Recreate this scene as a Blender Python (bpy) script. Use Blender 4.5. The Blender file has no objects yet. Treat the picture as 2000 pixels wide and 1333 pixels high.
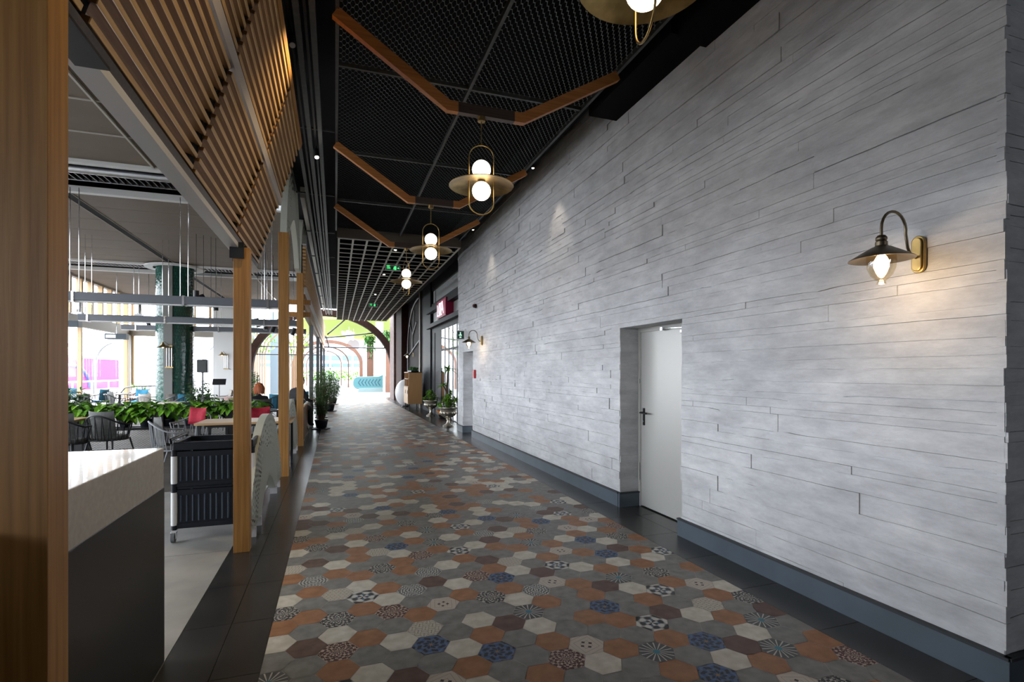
import bpy, math, random
from mathutils import Vector, Matrix
from math import sin, cos, pi, radians

rnd = random.Random(7)
S = bpy.context.scene
COL = S.collection

# ------------------------------------------------------------------ camera
# lens and aim from the floor tiles; corridor runs along +Y, right wall at X = 3.1
CAM_H = 1.55
FPX, VX, HY = 1000.0, 655.0, 727.0
cam_d = bpy.data.cameras.new('camera')
cam = bpy.data.objects.new('camera', cam_d)
COL.objects.link(cam)
cam.location = (0, 0, CAM_H)
YAW = math.atan((1000 - VX) / FPX)
cam.rotation_euler = (pi / 2, 0, -YAW)
cam_d.sensor_width = 36
cam_d.lens = 36 * FPX / 2000
cam_d.shift_y = (HY - 666.5) / 2000
cam_d.clip_start = 0.05
cam_d.clip_end = 500
S.camera = cam

# ------------------------------------------------------------------ world, sky light, exposure
S.view_settings.view_transform = 'Standard'
S.view_settings.look = 'None'
S.view_settings.gamma = 1
S.view_settings.use_curve_mapping = False
S.view_settings.exposure = 0.42
S.cycles.use_denoising = True
S.cycles.max_bounces = 8
S.cycles.diffuse_bounces = 5
S.cycles.transparent_max_bounces = 16
S.cycles.sample_clamp_indirect = 6
S.cycles.caustics_reflective = False
S.cycles.caustics_refractive = False
w = bpy.data.worlds.new('sky')
S.world = w
w.use_nodes = True
bg = w.node_tree.nodes['Background']
bg.inputs[0].default_value = (0.86, 0.92, 1.0, 1)
bg.inputs[1].default_value = 9.0
sun_d = bpy.data.lights.new('sun', 'SUN')
sun_d.energy = 3.0
sun_d.angle = radians(3)
sun_d.color = (1, 0.95, 0.88)
sun = bpy.data.objects.new('sun', sun_d)
COL.objects.link(sun)
sun.rotation_euler = (radians(38), 0, radians(-140))


def portal(name, loc, rot, sx, sy):
    d = bpy.data.lights.new(name, 'AREA')
    d.shape = 'RECTANGLE'
    d.size = sx
    d.size_y = sy
    d.cycles.is_portal = True
    o = bpy.data.objects.new(name, d)
    COL.objects.link(o)
    o.location = loc
    o.rotation_euler = rot
    return o


# daylight enters through the glazed left side and the open far end
portal('daylight_opening_left', (-9.25, 14.5, 2.6), (0, -pi / 2, 0), 5.2, 27)
portal('daylight_opening_end', (-3, 29.5, 2.7), (-pi / 2, 0, 0), 13.0, 5.4)
portal('fill_opening_behind', (-6.7, -7.25, 2.65), (pi / 2, 0, 0), 4.2, 1.3)  # unseen opening, placed and sized to light the near post's front

portal('fill_opening_behind_right', (5.15, -7.25, 2.65), (pi / 2, 0, 0), 1.5, 1.3)  # unseen opening added to brighten the dark near return wall

# ------------------------------------------------------------------ materials
MATS = {}


def nodes_of(m):
    return m.node_tree.nodes, m.node_tree.links


def mat(name, col, rough=0.5, metal=0.0, var=0.0, scale=8.0, stretch=(1, 1, 1), bump=0.0, bscale=None,
        col2=None, emit=None, estr=0.0, spec=None, detail=4.0, trans=0.0, coat=0.0):
    if name in MATS:
        return MATS[name]
    m = bpy.data.materials.new(name)
    m.use_nodes = True
    N, L = nodes_of(m)
    b = N['Principled BSDF']
    b.inputs['Base Color'].default_value = (*col, 1)
    b.inputs['Roughness'].default_value = rough
    b.inputs['Metallic'].default_value = metal
    if spec is not None:
        b.inputs['Specular IOR Level'].default_value = spec
    if coat:
        b.inputs['Coat Weight'].default_value = coat
    if trans:
        b.inputs['Transmission Weight'].default_value = trans
    if emit:
        b.inputs['Emission Color'].default_value = (*emit, 1)
        b.inputs['Emission Strength'].default_value = estr
    if var or col2 or bump:
        tc = N.new('ShaderNodeTexCoord')
        mp = N.new('ShaderNodeMapping')
        mp.inputs['Scale'].default_value = stretch
        L.new(tc.outputs['Object'], mp.inputs[0])
        ns = N.new('ShaderNodeTexNoise')
        ns.inputs['Scale'].default_value = scale
        ns.inputs['Detail'].default_value = detail
        L.new(mp.outputs[0], ns.inputs[0])
        if var or col2:
            c2 = col2 if col2 else tuple(max(0, c * (1 - var)) for c in col)
            c1 = col if col2 else tuple(min(1, c * (1 + var)) for c in col)
            r = N.new('ShaderNodeValToRGB')
            r.color_ramp.elements[0].position = 0.33
            r.color_ramp.elements[1].position = 0.67
            r.color_ramp.elements[0].color = (*c2, 1)
            r.color_ramp.elements[1].color = (*c1, 1)
            L.new(ns.outputs['Fac'], r.inputs[0])
            L.new(r.outputs[0], b.inputs['Base Color'])
        if bump:
            n2 = ns
            if bscale:
                n2 = N.new('ShaderNodeTexNoise')
                n2.inputs['Scale'].default_value = bscale
                n2.inputs['Detail'].default_value = 6
                L.new(mp.outputs[0], n2.inputs[0])
            bp = N.new('ShaderNodeBump')
            bp.inputs['Strength'].default_value = bump
            bp.inputs['Distance'].default_value = 0.02
            L.new(n2.outputs['Fac'], bp.inputs['Height'])
            L.new(bp.outputs[0], b.inputs['Normal'])
    MATS[name] = m
    return m


def wood(name, c1, c2, axis='Z', rough=0.45, fine=60.0):
    st = {'Z': (1, 1, 0.03), 'Y': (1, 0.03, 1), 'X': (0.03, 1, 1)}[axis]
    return mat(name, c1, rough=rough, col2=c2, scale=fine, stretch=st, bump=0.05, detail=3)


oak = wood('oak', (0.44, 0.215, 0.055), (0.30, 0.135, 0.03))
oak_y = wood('oak_along', (0.44, 0.215, 0.06), (0.31, 0.14, 0.033), 'Y')
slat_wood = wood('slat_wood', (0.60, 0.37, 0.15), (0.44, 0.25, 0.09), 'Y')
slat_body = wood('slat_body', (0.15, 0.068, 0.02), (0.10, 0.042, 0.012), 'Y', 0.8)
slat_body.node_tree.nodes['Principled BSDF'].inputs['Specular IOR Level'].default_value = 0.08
frame_wood = wood('frame_wood', (0.50, 0.205, 0.055), (0.36, 0.13, 0.032), 'X')
dark_wood = wood('dark_wood', (0.065, 0.038, 0.028), (0.04, 0.024, 0.018), 'X')
table_wood = wood('table_wood', (0.55, 0.36, 0.18), (0.42, 0.26, 0.12), 'X')
grey_paint = mat('grey_paint', (0.17, 0.17, 0.17), 0.5, var=0.1)
pale_metal = mat('pale_metal', (0.62, 0.60, 0.60), 0.35, 0.3)
screen_white = mat('screen_paint_edge', (0.60, 0.62, 0.54), 0.5)
black = mat('black_paint', (0.006, 0.006, 0.007), 0.8, spec=0.1)
black_metal = mat('black_metal', (0.02, 0.02, 0.022), 0.4, 0.4)
mesh_metal = mat('mesh_metal', (0.17, 0.20, 0.20), 0.45, 0.35)
track_metal = mat('track_metal', (0.055, 0.058, 0.055), 0.45, 0.2, var=0.2, scale=20)
brass = mat('aged_brass', (0.33, 0.225, 0.085), 0.36, 1.0, var=0.35, scale=9, bump=0.03)
bronze = mat('bronze', (0.17, 0.135, 0.09), 0.38, 0.9, var=0.2, scale=14)
chrome = mat('chrome', (0.75, 0.76, 0.78), 0.15, 1.0)
steel = mat('brushed_steel', (0.5, 0.51, 0.53), 0.35, 0.9)
opal = mat('opal_glass_lit', (1, 0.95, 0.85), 0.3, emit=(1.0, 0.83, 0.58), estr=5.0)
bulb = mat('bulb_lit', (1, 0.9, 0.7), 0.3, emit=(1.0, 0.72, 0.42), estr=14.0)
spot_lit = mat('spot_lit', (1, 0.95, 0.85), 0.3, emit=(1.0, 0.9, 0.75), estr=25.0)
baseb = mat('baseboard_paint', (0.075, 0.10, 0.125), 0.38, var=0.12, scale=3)
baselip = mat('baseboard_lip', (0.022, 0.026, 0.03), 0.5)
door_paint = mat('door_paint', (0.47, 0.465, 0.44), 0.36, 0.2)
door_frame_m = mat('door_frame_paint', (0.42, 0.415, 0.39), 0.4)
plastic_black = mat('black_plastic', (0.006, 0.009, 0.016), 0.42, var=0.2, scale=30, spec=0.3)
plastic_white = mat('white_plastic', (0.82, 0.83, 0.84), 0.4)
rubber = mat('grey_rubber', (0.16, 0.17, 0.18), 0.6)
stone_white = mat('white_stone', (0.50, 0.475, 0.43), 0.16, var=0.06, scale=40, coat=0.3)
counter_black = mat('counter_black', (0.014, 0.014, 0.014), 0.28)
red_plastic = mat('red_plastic', (0.55, 0.02, 0.03), 0.35)
concrete = mat('concrete_floor', (0.29, 0.285, 0.27), 0.42, var=0.18, scale=2.5, bump=0.02, detail=8)
dark_tile = mat('slate_tile', (0.035, 0.034, 0.032), 0.27, col2=(0.018, 0.018, 0.018), scale=3.5, bump=0.03, bscale=18, detail=9)
grout_dark = mat('grout_dark', (0.12, 0.12, 0.115), 0.8)
grout = mat('grout', (0.36, 0.33, 0.29), 0.85)
white_wall = mat('white_wall', (0.70, 0.71, 0.71), 0.7)
taupe = mat('taupe_beam', (0.30, 0.27, 0.23), 0.6)
fascia_brown = mat('fascia_brown', (0.075, 0.06, 0.045), 0.6)
grid_paint = mat('grid_paint', (0.48, 0.45, 0.38), 0.5)
win_wood = mat('window_wood', (0.50, 0.32, 0.16), 0.5)
grey_fabric = mat('grey_fabric', (0.13, 0.13, 0.125), 0.9, var=0.15, scale=30)
beige_fabric = mat('beige_fabric', (0.42, 0.38, 0.33), 0.9, var=0.15, scale=30)
pink_fabric = mat('pink_fabric', (0.62, 0.42, 0.38), 0.9, var=0.1, scale=30)
blue_fabric = mat('blue_fabric', (0.03, 0.19, 0.30), 0.85, var=0.2, scale=30)
red_fabric = mat('red_fabric', (0.33, 0.006, 0.025), 0.85, var=0.2, scale=30)
rope_grey = mat('grey_rope', (0.30, 0.31, 0.33), 0.7)
dark_frame = mat('chair_frame_dark', (0.02, 0.021, 0.024), 0.45, 0.3)
leaf_g = mat('leaf_bright', (0.26, 0.52, 0.04), 0.42, col2=(0.06, 0.22, 0.02), scale=7)
leaf_d = mat('leaf_dark', (0.06, 0.19, 0.03), 0.45, col2=(0.015, 0.06, 0.012), scale=9)
leaf_f = mat('leaf_fern', (0.12, 0.30, 0.06), 0.55, col2=(0.04, 0.14, 0.035), scale=12)
bark = mat('bark', (0.10, 0.06, 0.035), 0.8, var=0.3, scale=25)
soil = mat('soil', (0.03, 0.022, 0.016), 0.95)
silver = mat('urn_silver', (0.50, 0.46, 0.38), 0.3, 0.85, var=0.3, scale=16)
terracotta = mat('terracotta', (0.5, 0.22, 0.07), 0.7)
lime = mat('lime_ceiling', (0.44, 0.55, 0.08), 0.7)
turq = mat('turquoise_panel', (0.05, 0.13, 0.14), 0.5, spec=0.2)
navy = mat('navy_line', (0.004, 0.025, 0.05), 0.5)
magenta = mat('magenta_hoarding', (0.42, 0.01, 0.17), 0.6)
skin = mat('skin', (0.55, 0.33, 0.24), 0.55)
hair_red = mat('hair_copper', (0.45, 0.11, 0.02), 0.5, col2=(0.30, 0.06, 0.01), scale=50, stretch=(1, 1, 0.1))
cloth_black = mat('black_cloth', (0.012, 0.012, 0.014), 0.85)
gstone = mat('paved_ground', (0.22, 0.22, 0.22), 0.7, var=0.05, scale=1)
brick_m = mat('rough_brown_stone', (0.08, 0.045, 0.038), 0.7, var=0.45, scale=6, bump=0.6, bscale=14)
shop_dark = mat('shop_frame_dark', (0.012, 0.014, 0.018), 0.5, spec=0.12)
shop_pale = mat('shop_panel_pale', (0.42, 0.44, 0.44), 0.4)
sign_red = mat('sign_crimson', (0.30, 0.0, 0.045), 0.35)
sign_face = mat('sign_crimson_lit', (0.35, 0.0, 0.06), 0.35, emit=(0.35, 0.0, 0.05), estr=0.25)
sign_letter = mat('sign_letter_lit', (1, 0.9, 1), 0.3, emit=(1.0, 0.88, 1.0), estr=1.0)
exit_green = mat('exit_green_lit', (0.1, 0.8, 0.25), 0.4, emit=(0.08, 0.85, 0.22), estr=1.1)
exit_dark = mat('exit_dark', (0.005, 0.05, 0.04), 0.4)
mirror_m = mat('mirror', (0.8, 0.82, 0.82), 0.03, 1.0)
far_bld = mat('far_facade', (0.62, 0.66, 0.70), 0.7)
far_win = mat('far_windows', (0.08, 0.14, 0.22), 0.2)
rib_wood = wood('rib_wood', (0.12, 0.045, 0.02), (0.08, 0.03, 0.014), 'Z')
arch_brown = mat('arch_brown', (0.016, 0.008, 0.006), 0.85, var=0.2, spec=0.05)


def glass_mat(name='window_glass', tint=(1, 1, 1), refl=0.04):
    m = bpy.data.materials.new(name)
    m.use_nodes = True
    N, L = nodes_of(m)
    N.remove(N['Principled BSDF'])
    t = N.new('ShaderNodeBsdfTransparent')
    t.inputs[0].default_value = (*tint, 1)
    g = N.new('ShaderNodeBsdfGlossy')
    g.inputs['Roughness'].default_value = 0.02
    mx = N.new('ShaderNodeMixShader')
    mx.inputs[0].default_value = refl
    L.new(t.outputs[0], mx.inputs[1])
    L.new(g.outputs[0], mx.inputs[2])
    L.new(mx.outputs[0], N['Material Output'].inputs[0])
    return m


glass = glass_mat()
lamp_glass = glass_mat('lamp_glass', (0.93, 0.88, 0.76), 0.16)


# plaster wall cast against boards: streaky stains along Y and fine relief
def wall_material():
    m = bpy.data.materials.new('board_marked_plaster')
    m.use_nodes = True
    N, L = nodes_of(m)
    b = N['Principled BSDF']
    b.inputs['Roughness'].default_value = 0.72
    b.inputs['Specular IOR Level'].default_value = 0.3
    tc = N.new('ShaderNodeTexCoord')

    def noise(scale, st, det=6, rough=0.6):
        mp = N.new('ShaderNodeMapping')
        mp.inputs['Scale'].default_value = st
        L.new(tc.outputs['Object'], mp.inputs[0])
        n = N.new('ShaderNodeTexNoise')
        n.inputs['Scale'].default_value = scale
        n.inputs['Detail'].default_value = det
        n.inputs['Roughness'].default_value = rough
        L.new(mp.outputs[0], n.inputs[0])
        return n
    n1 = noise(1.3, (0.8, 0.8, 1.6), 8, 0.65)
    n2 = noise(7, (0.45, 0.45, 1.8), 9, 0.72)
    n3 = noise(38, (0.3, 0.3, 1.2), 7, 0.75)
    r1 = N.new('ShaderNodeValToRGB')
    r1.color_ramp.elements[0].position = 0.3
    r1.color_ramp.elements[1].position = 0.72
    r1.color_ramp.elements[0].color = (0.52, 0.525, 0.54, 1)
    r1.color_ramp.elements[1].color = (0.80, 0.805, 0.815, 1)
    L.new(n1.outputs['Fac'], r1.inputs[0])
    r2 = N.new('ShaderNodeValToRGB')
    r2.color_ramp.elements[0].position = 0.3
    r2.color_ramp.elements[1].position = 0.66
    r2.color_ramp.elements[0].color = (0.68, 0.685, 0.70, 1)
    r2.color_ramp.elements[1].color = (1, 1, 1, 1)
    L.new(n2.outputs['Fac'], r2.inputs[0])
    mu = N.new('ShaderNodeMixRGB')
    mu.blend_type = 'MULTIPLY'
    mu.inputs[0].default_value = 0.95
    L.new(r1.outputs[0], mu.inputs[1])
    L.new(r2.outputs[0], mu.inputs[2])
    L.new(mu.outputs[0], b.inputs['Base Color'])
    ad = N.new('ShaderNodeMath')
    ad.operation = 'MULTIPLY_ADD'
    ad.inputs[1].default_value = 0.35
    L.new(n3.outputs['Fac'], ad.inputs[0])
    L.new(n2.outputs['Fac'], ad.inputs[2])
    bp = N.new('ShaderNodeBump')
    bp.inputs['Strength'].default_value = 0.4
    bp.inputs['Distance'].default_value = 0.014
    L.new(ad.outputs[0], bp.inputs['Height'])
    L.new(bp.outputs[0], b.inputs['Normal'])
    return m


wall_m = wall_material()


def tile_mat(name, c1, c2, rough=0.5):
    return mat('tile_' + name, c1, rough, col2=c2, scale=14, bump=0.04, bscale=50, detail=7, spec=0.3)


T_GREY = tile_mat('grey', (0.255, 0.245, 0.225), (0.17, 0.165, 0.155))
T_ORANGE = tile_mat('orange', (0.37, 0.18, 0.088), (0.27, 0.12, 0.052))
T_CREAM = tile_mat('cream', (0.66, 0.62, 0.53), (0.50, 0.46, 0.37))
T_BROWN = tile_mat('brown', (0.15, 0.085, 0.065), (0.095, 0.052, 0.04))


def pattern_mat(name, kind):
    """ornamental tiles, drawn in each tile's own polar coordinates (UV centre .5,.5)"""
    m = bpy.data.materials.new('tile_' + name)
    m.use_nodes = True
    N, L = nodes_of(m)
    b = N['Principled BSDF']
    b.inputs['Roughness'].default_value = 0.5
    b.inputs['Specular IOR Level'].default_value = 0.3
    uv = N.new('ShaderNodeUVMap')
    sp = N.new('ShaderNodeSeparateXYZ')
    L.new(uv.outputs[0], sp.inputs[0])

    def M(op, a, c=None, d=None):
        n = N.new('ShaderNodeMath')
        n.operation = op
        for i, v in enumerate((a, c, d)):
            if v is None:
                continue
            if isinstance(v, (int, float)):
                n.inputs[i].default_value = v
            else:
                L.new(v, n.inputs[i])
        return n.outputs[0]
    x = M('SUBTRACT', sp.outputs[0], 0.5)
    y = M('SUBTRACT', sp.outputs[1], 0.5)
    r = M('MULTIPLY', M('SQRT', M('ADD', M('MULTIPLY', x, x), M('MULTIPLY', y, y))), 2.0)
    th = M('ARCTAN2', y, x)

    def mixc(f, ca, cb):
        n = N.new('ShaderNodeMixRGB')
        L.new(f, n.inputs[0])
        for i, c in ((1, ca), (2, cb)):
            if isinstance(c, tuple):
                n.inputs[i].default_value = (*c, 1)
            else:
                L.new(c, n.inputs[i])
        return n.outputs[0]

    def step(v, t):
        return M('GREATER_THAN', v, t)
    if kind == 'petal':
        pet = step(M('ABSOLUTE', M('SINE', M('MULTIPLY', th, 8))), M('MULTIPLY_ADD', r, -0.35, 0.62))
        c = mixc(pet, (0.50, 0.48, 0.44), (0.085, 0.085, 0.085))
        c = mixc(M('LESS_THAN', r, 0.18), c, (0.04, 0.20, 0.26))
        c = mixc(step(r, 0.86), c, (0.12, 0.12, 0.12))
    elif kind == 'mosaic' or kind == 'russet':
        v = N.new('ShaderNodeTexVoronoi')
        v.feature = 'DISTANCE_TO_EDGE'
        v.inputs['Scale'].default_value = 9
        L.new(uv.outputs[0], v.inputs[0])
        f1 = step(M('SINE', M('MULTIPLY', r, 22)), 0.1)
        f2 = step(M('SINE', M('MULTIPLY', th, 12)), 0.0)
        x1 = M('ABSOLUTE', M('SUBTRACT', f1, f2))
        x2 = M('MULTIPLY', x1, step(v.outputs['Distance'], 0.05))
        dark = (0.03, 0.028, 0.03) if kind == 'mosaic' else (0.075, 0.028, 0.022)
        lite = (0.50, 0.47, 0.42) if kind == 'mosaic' else (0.52, 0.40, 0.33)
        c = mixc(x2, dark, lite)
    elif kind == 'blue':
        f1 = step(M('ABSOLUTE', M('SINE', M('MULTIPLY', th, 4))), M('MULTIPLY_ADD', r, 0.7, 0.15))
        f2 = step(M('SINE', M('MULTIPLY_ADD', r, 18, M('SINE', M('MULTIPLY', th, 8)))), 0.25)
        c = mixc(f1, (0.05, 0.10, 0.22), (0.018, 0.022, 0.035))
        c = mixc(M('MULTIPLY', f2, 0.6), c, (0.14, 0.19, 0.30))
        c = mixc(M('LESS_THAN', r, 0.08), c, (0.35, 0.16, 0.04))
    elif kind == 'lattice':
        f = M('ABSOLUTE', M('SINE', M('MULTIPLY_ADD', x, 26, M('MULTIPLY', M('SINE', M('MULTIPLY', y, 24)), 1.3))))
        g = M('ABSOLUTE', M('SINE', M('MULTIPLY_ADD', y, 26, M('MULTIPLY', M('SINE', M('MULTIPLY', x, 24)), 1.3))))
        f = M('MINIMUM', f, g)
        c = mixc(step(f, 0.2), (0.22, 0.17, 0.12), (0.52, 0.48, 0.40))
    elif kind == 'scroll':
        f = M('ABSOLUTE', M('SINE', M('MULTIPLY_ADD', x, 30, M('MULTIPLY', M('SINE', M('MULTIPLY', y, 22)), 2.0))))
        g = M('ABSOLUTE', M('SINE', M('MULTIPLY', r, 16)))
        f = M('MINIMUM', f, g)
        c = mixc(step(f, 0.42), (0.035, 0.038, 0.045), (0.52, 0.51, 0.47))
    elif kind == 'square':
        ax = M('ABSOLUTE', x)
        ay = M('ABSOLUTE', y)
        s = M('MULTIPLY', M('LESS_THAN', M('ABSOLUTE', M('SUBTRACT', ax, 0.09)), 0.04),
              M('LESS_THAN', M('ABSOLUTE', M('SUBTRACT', ay, 0.09)), 0.04))
        d = M('ABSOLUTE', M('SINE', M('MULTIPLY', M('ADD', ax, M('MULTIPLY', ay, 1.2)), 16)))
        c = mixc(step(d, 0.18), (0.33, 0.27, 0.21), (0.52, 0.45, 0.38))
        c = mixc(s, c, (0.05, 0.035, 0.03))
    else:   # cross
        f = M('SINE', M('MULTIPLY', th, 4))
        g = M('MULTIPLY', f, M('SINE', M('MULTIPLY', r, 9)))
        c = mixc(M('MULTIPLY_ADD', g, 1.4, 0.5), (0.03, 0.03, 0.035), (0.60, 0.58, 0.54))
        h = M('MULTIPLY', M('LESS_THAN', M('ABSOLUTE', M('SUBTRACT', r, 0.33)), 0.12), step(M('COSINE', M('MULTIPLY', th, 4)), 0.7))
        c = mixc(h, c, (0.07, 0.16, 0.24))
    L.new(c, b.inputs['Base Color'])
    return m


T_PAT = [pattern_mat('petal', 'petal'), pattern_mat('mosaic', 'mosaic'), pattern_mat('russet', 'russet'),
         pattern_mat('blue_star', 'blue'), pattern_mat('lattice', 'lattice'), pattern_mat('scroll', 'scroll'),
         pattern_mat('square', 'square'), pattern_mat('cross', 'cross')]


# ------------------------------------------------------------------ mesh builder
class MB:
    def __init__(self):
        self.v = []
        self.f = []
        self.mi = []

    def quad(self, a, b, c, d, m=0):
        n = len(self.v)
        self.v += [tuple(a), tuple(b), tuple(c), tuple(d)]
        self.f.append((n, n + 1, n + 2, n + 3))
        self.mi.append(m)
        return self

    def poly(self, pts, m=0):
        n = len(self.v)
        self.v += [tuple(p) for p in pts]
        self.f.append(tuple(range(n, n + len(pts))))
        self.mi.append(m)
        return self

    def box(self, x0, x1, y0, y1, z0, z1, m=0, R=None, o=(0, 0, 0)):
        p = [(x0, y0, z0), (x1, y0, z0), (x1, y1, z0), (x0, y1, z0), (x0, y0, z1), (x1, y0, z1), (x1, y1, z1), (x0, y1, z1)]
        if R is not None:
            p = [tuple(R @ Vector(q) + Vector(o)) for q in p]
        elif o != (0, 0, 0):
            p = [(q[0] + o[0], q[1] + o[1], q[2] + o[2]) for q in p]
        n = len(self.v)
        self.v += p
        for f in ((0, 3, 2, 1), (4, 5, 6, 7), (0, 1, 5, 4), (1, 2, 6, 5), (2, 3, 7, 6), (3, 0, 4, 7)):
            self.f.append(tuple(n + i for i in f))
            self.mi.append(m)
        return self

    def beam(self, a, b, w, h, up=(0, 0, 1), m=0):
        """rectangular bar from a to b: w sideways, h along up"""
        a, b = Vector(a), Vector(b)
        d = (b - a).normalized()
        s = d.cross(Vector(up)).normalized()
        u = s.cross(d).normalized()
        n = len(self.v)
        for p in (a, b):
            for (i, j) in ((-1, -1), (1, -1), (1, 1), (-1, 1)):
                self.v.append(tuple(p + s * (i * w / 2) + u * (j * h / 2)))
        for f in ((0, 1, 2, 3), (7, 6, 5, 4), (0, 4, 5, 1), (1, 5, 6, 2), (2, 6, 7, 3), (3, 7, 4, 0)):
            self.f.append(tuple(n + i for i in f))
            self.mi.append(m)
        return self

    def tube(self, pts, r, n=8, closed=False, m=0, caps=True):
        P = [Vector(p) for p in pts]
        rs = r if isinstance(r, (list, tuple)) else [r] * len(P)
        k = len(P)
        base = len(self.v)
        prev = None
        for i in range(k):
            if closed:
                d = (P[(i + 1) % k] - P[i - 1]).normalized()
            else:
                d = (P[min(i + 1, k - 1)] - P[max(i - 1, 0)]).normalized()
            if prev is None:
                t = Vector((0, 0, 1)) if abs(d.z) < 0.9 else Vector((1, 0, 0))
                s = d.cross(t).normalized()
            else:
                s = (prev - d * prev.dot(d))
                s = s.normalized() if s.length > 1e-6 else d.cross(Vector((0, 1, 0))).normalized()
            prev = s
            u = d.cross(s)
            for j in range(n):
                a = 2 * pi * j / n
                self.v.append(tuple(P[i] + (s * cos(a) + u * sin(a)) * rs[i]))
        for i in range(k if closed else k - 1):
            i2 = (i + 1) % k
            for j in range(n):
                j2 = (j + 1) % n
                self.f.append((base + i * n + j, base + i * n + j2, base + i2 * n + j2, base + i2 * n + j))
                self.mi.append(m)
        if not closed and caps:
            self.f.append(tuple(base + j for j in range(n))[::-1])
            self.mi.append(m)
            self.f.append(tuple(base + (k - 1) * n + j for j in range(n)))
            self.mi.append(m)
        return self

    def lathe(self, prof, n=24, c=(0, 0, 0), m=0, cap=True, fl=None):
        """prof: list of (r, z); fl: function(angle, r, z) -> r for fluting"""
        base = len(self.v)
        for (r, z) in prof:
            for j in range(n):
                a = 2 * pi * j / n
                rr = fl(a, r, z) if fl else r
                self.v.append((c[0] + rr * cos(a), c[1] + rr * sin(a), c[2] + z))
        for i in range(len(prof) - 1):
            for j in range(n):
                j2 = (j + 1) % n
                self.f.append((base + i * n + j, base + i * n + j2, base + (i + 1) * n + j2, base + (i + 1) * n + j))
                self.mi.append(m)
        if cap:
            if prof[0][0] > 1e-4:
                self.f.append(tuple(base + j for j in range(n))[::-1])
                self.mi.append(m)
            if prof[-1][0] > 1e-4:
                k = (len(prof) - 1) * n
                self.f.append(tuple(base + k + j for j in range(n)))
                self.mi.append(m)
        return self

    def ball(self, c, r, n=20, rx=1, ry=1, rz=1, m=0):
        k = max(6, n // 2)
        base = len(self.v)
        for i in range(k + 1):
            t = pi * i / k
            for j in range(n):
                a = 2 * pi * j / n
                self.v.append((c[0] + r * rx * sin(t) * cos(a), c[1] + r * ry * sin(t) * sin(a), c[2] - r * rz * cos(t)))
        for i in range(k):
            for j in range(n):
                j2 = (j + 1) % n
                self.f.append((base + i * n + j, base + i * n + j2, base + (i + 1) * n + j2, base + (i + 1) * n + j))
                self.mi.append(m)
        return self

    def prism(self, poly, axis, a, b, m=0):
        """extrude a 2-D polygon along axis ('X': poly in Y,Z)"""
        def P(p, t):
            return {'X': (t, p[0], p[1]), 'Y': (p[0], t, p[1]), 'Z': (p[0], p[1], t)}[axis]
        n = len(self.v)
        k = len(poly)
        self.v += [P(p, a) for p in poly] + [P(p, b) for p in poly]
        self.f.append(tuple(range(n, n + k))[::-1])
        self.f.append(tuple(range(n + k, n + 2 * k)))
        self.mi += [m, m]
        for i in range(k):
            j = (i + 1) % k
            self.f.append((n + i, n + j, n + k + j, n + k + i))
            self.mi.append(m)
        return self

    def leaf(self, o, d, l, wd, droop=0.3, up=(0, 0, 1), m=0, fold=0.15):
        """curved leaf blade from o towards d"""
        o, d = Vector(o), Vector(d).normalized()
        s = d.cross(Vector(up))
        s = s.normalized() if s.length > 1e-4 else Vector((1, 0, 0))
        u = s.cross(d)
        prof = ((0, 0.06), (0.25, 0.8), (0.5, 1.0), (0.78, 0.62), (1, 0.03))
        base = len(self.v)
        for t, ww in prof:
            c = o + d * (l * t) - Vector((0, 0, 1)) * (droop * l * t * t)
            e = s * (wd * ww / 2)
            self.v += [tuple(c - e + u * fold * wd * ww), tuple(c), tuple(c + e + u * fold * wd * ww)]
        for i in range(len(prof) - 1):
            for j in (0, 1):
                a = base + i * 3 + j
                self.f.append((a, a + 1, a + 4, a + 3))
                self.mi.append(m)
        return self

    def build(self, name, mats, parent=None, smooth=False, bevel=0.0, loc=None, seg=2):
        me = bpy.data.meshes.new(name)
        me.from_pydata(self.v, [], self.f)
        if not isinstance(mats, (list, tuple)):
            mats = [mats]
        for mm in mats:
            me.materials.append(mm)
        if len(mats) > 1:
            me.polygons.foreach_set('material_index', self.mi)
        if smooth:
            me.polygons.foreach_set('use_smooth', [True] * len(me.polygons))
        me.update()
        o = bpy.data.objects.new(name, me)
        COL.objects.link(o)
        if smooth:
            try:
                me.set_sharp_from_angle(angle=radians(40))
            except Exception:
                pass
        if bevel:
            bm = o.modifiers.new('bevel', 'BEVEL')
            bm.width = bevel
            bm.segments = seg
            bm.limit_method = 'ANGLE'
        if parent:
            o.parent = parent
        if loc:
            o.location = loc
        return o


def tag(o, label=None, cat=None, group=None, kind=None):
    if label:
        o['label'] = label
    if cat:
        o['category'] = cat
    if group:
        o['group'] = group
    if kind:
        o['kind'] = kind
    return o


def thing(name, label, cat, loc=(0, 0, 0), rz=0, group=None):
    o = bpy.data.objects.new(name, None)
    o.empty_display_size = 0.1
    COL.objects.link(o)
    o.location = loc
    o.rotation_euler = (0, 0, rz)
    return tag(o, label, cat, group)


def copy_thing(src, loc, rz=None, label=None, group=None, scale=None):
    def rec(o, parent):
        c = o.copy()
        COL.objects.link(c)
        if parent:
            c.parent = parent
        for ch in list(o.children):
            rec(ch, c)
        return c
    c = rec(src, None)
    c.location = loc
    if rz is not None:
        c.rotation_euler = (0, 0, rz)
    if scale:
        c.scale = (scale, scale, scale)
    if label:
        c['label'] = label
    if group:
        c['group'] = group
    return c


def struct(o):
    o['kind'] = 'structure'
    return o


# ================================================================== STRUCTURE
XL, XR = -0.366, 2.735          # edges of the hexagonal paving
WX = 3.10                       # right wall face
# floor slabs
mb = MB()
mb.box(-9.2, 6.5, -7, 32.2, -0.30, -0.012)
struct(mb.build('floor_base', grout_dark)).name = 'floor_slab'


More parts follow.
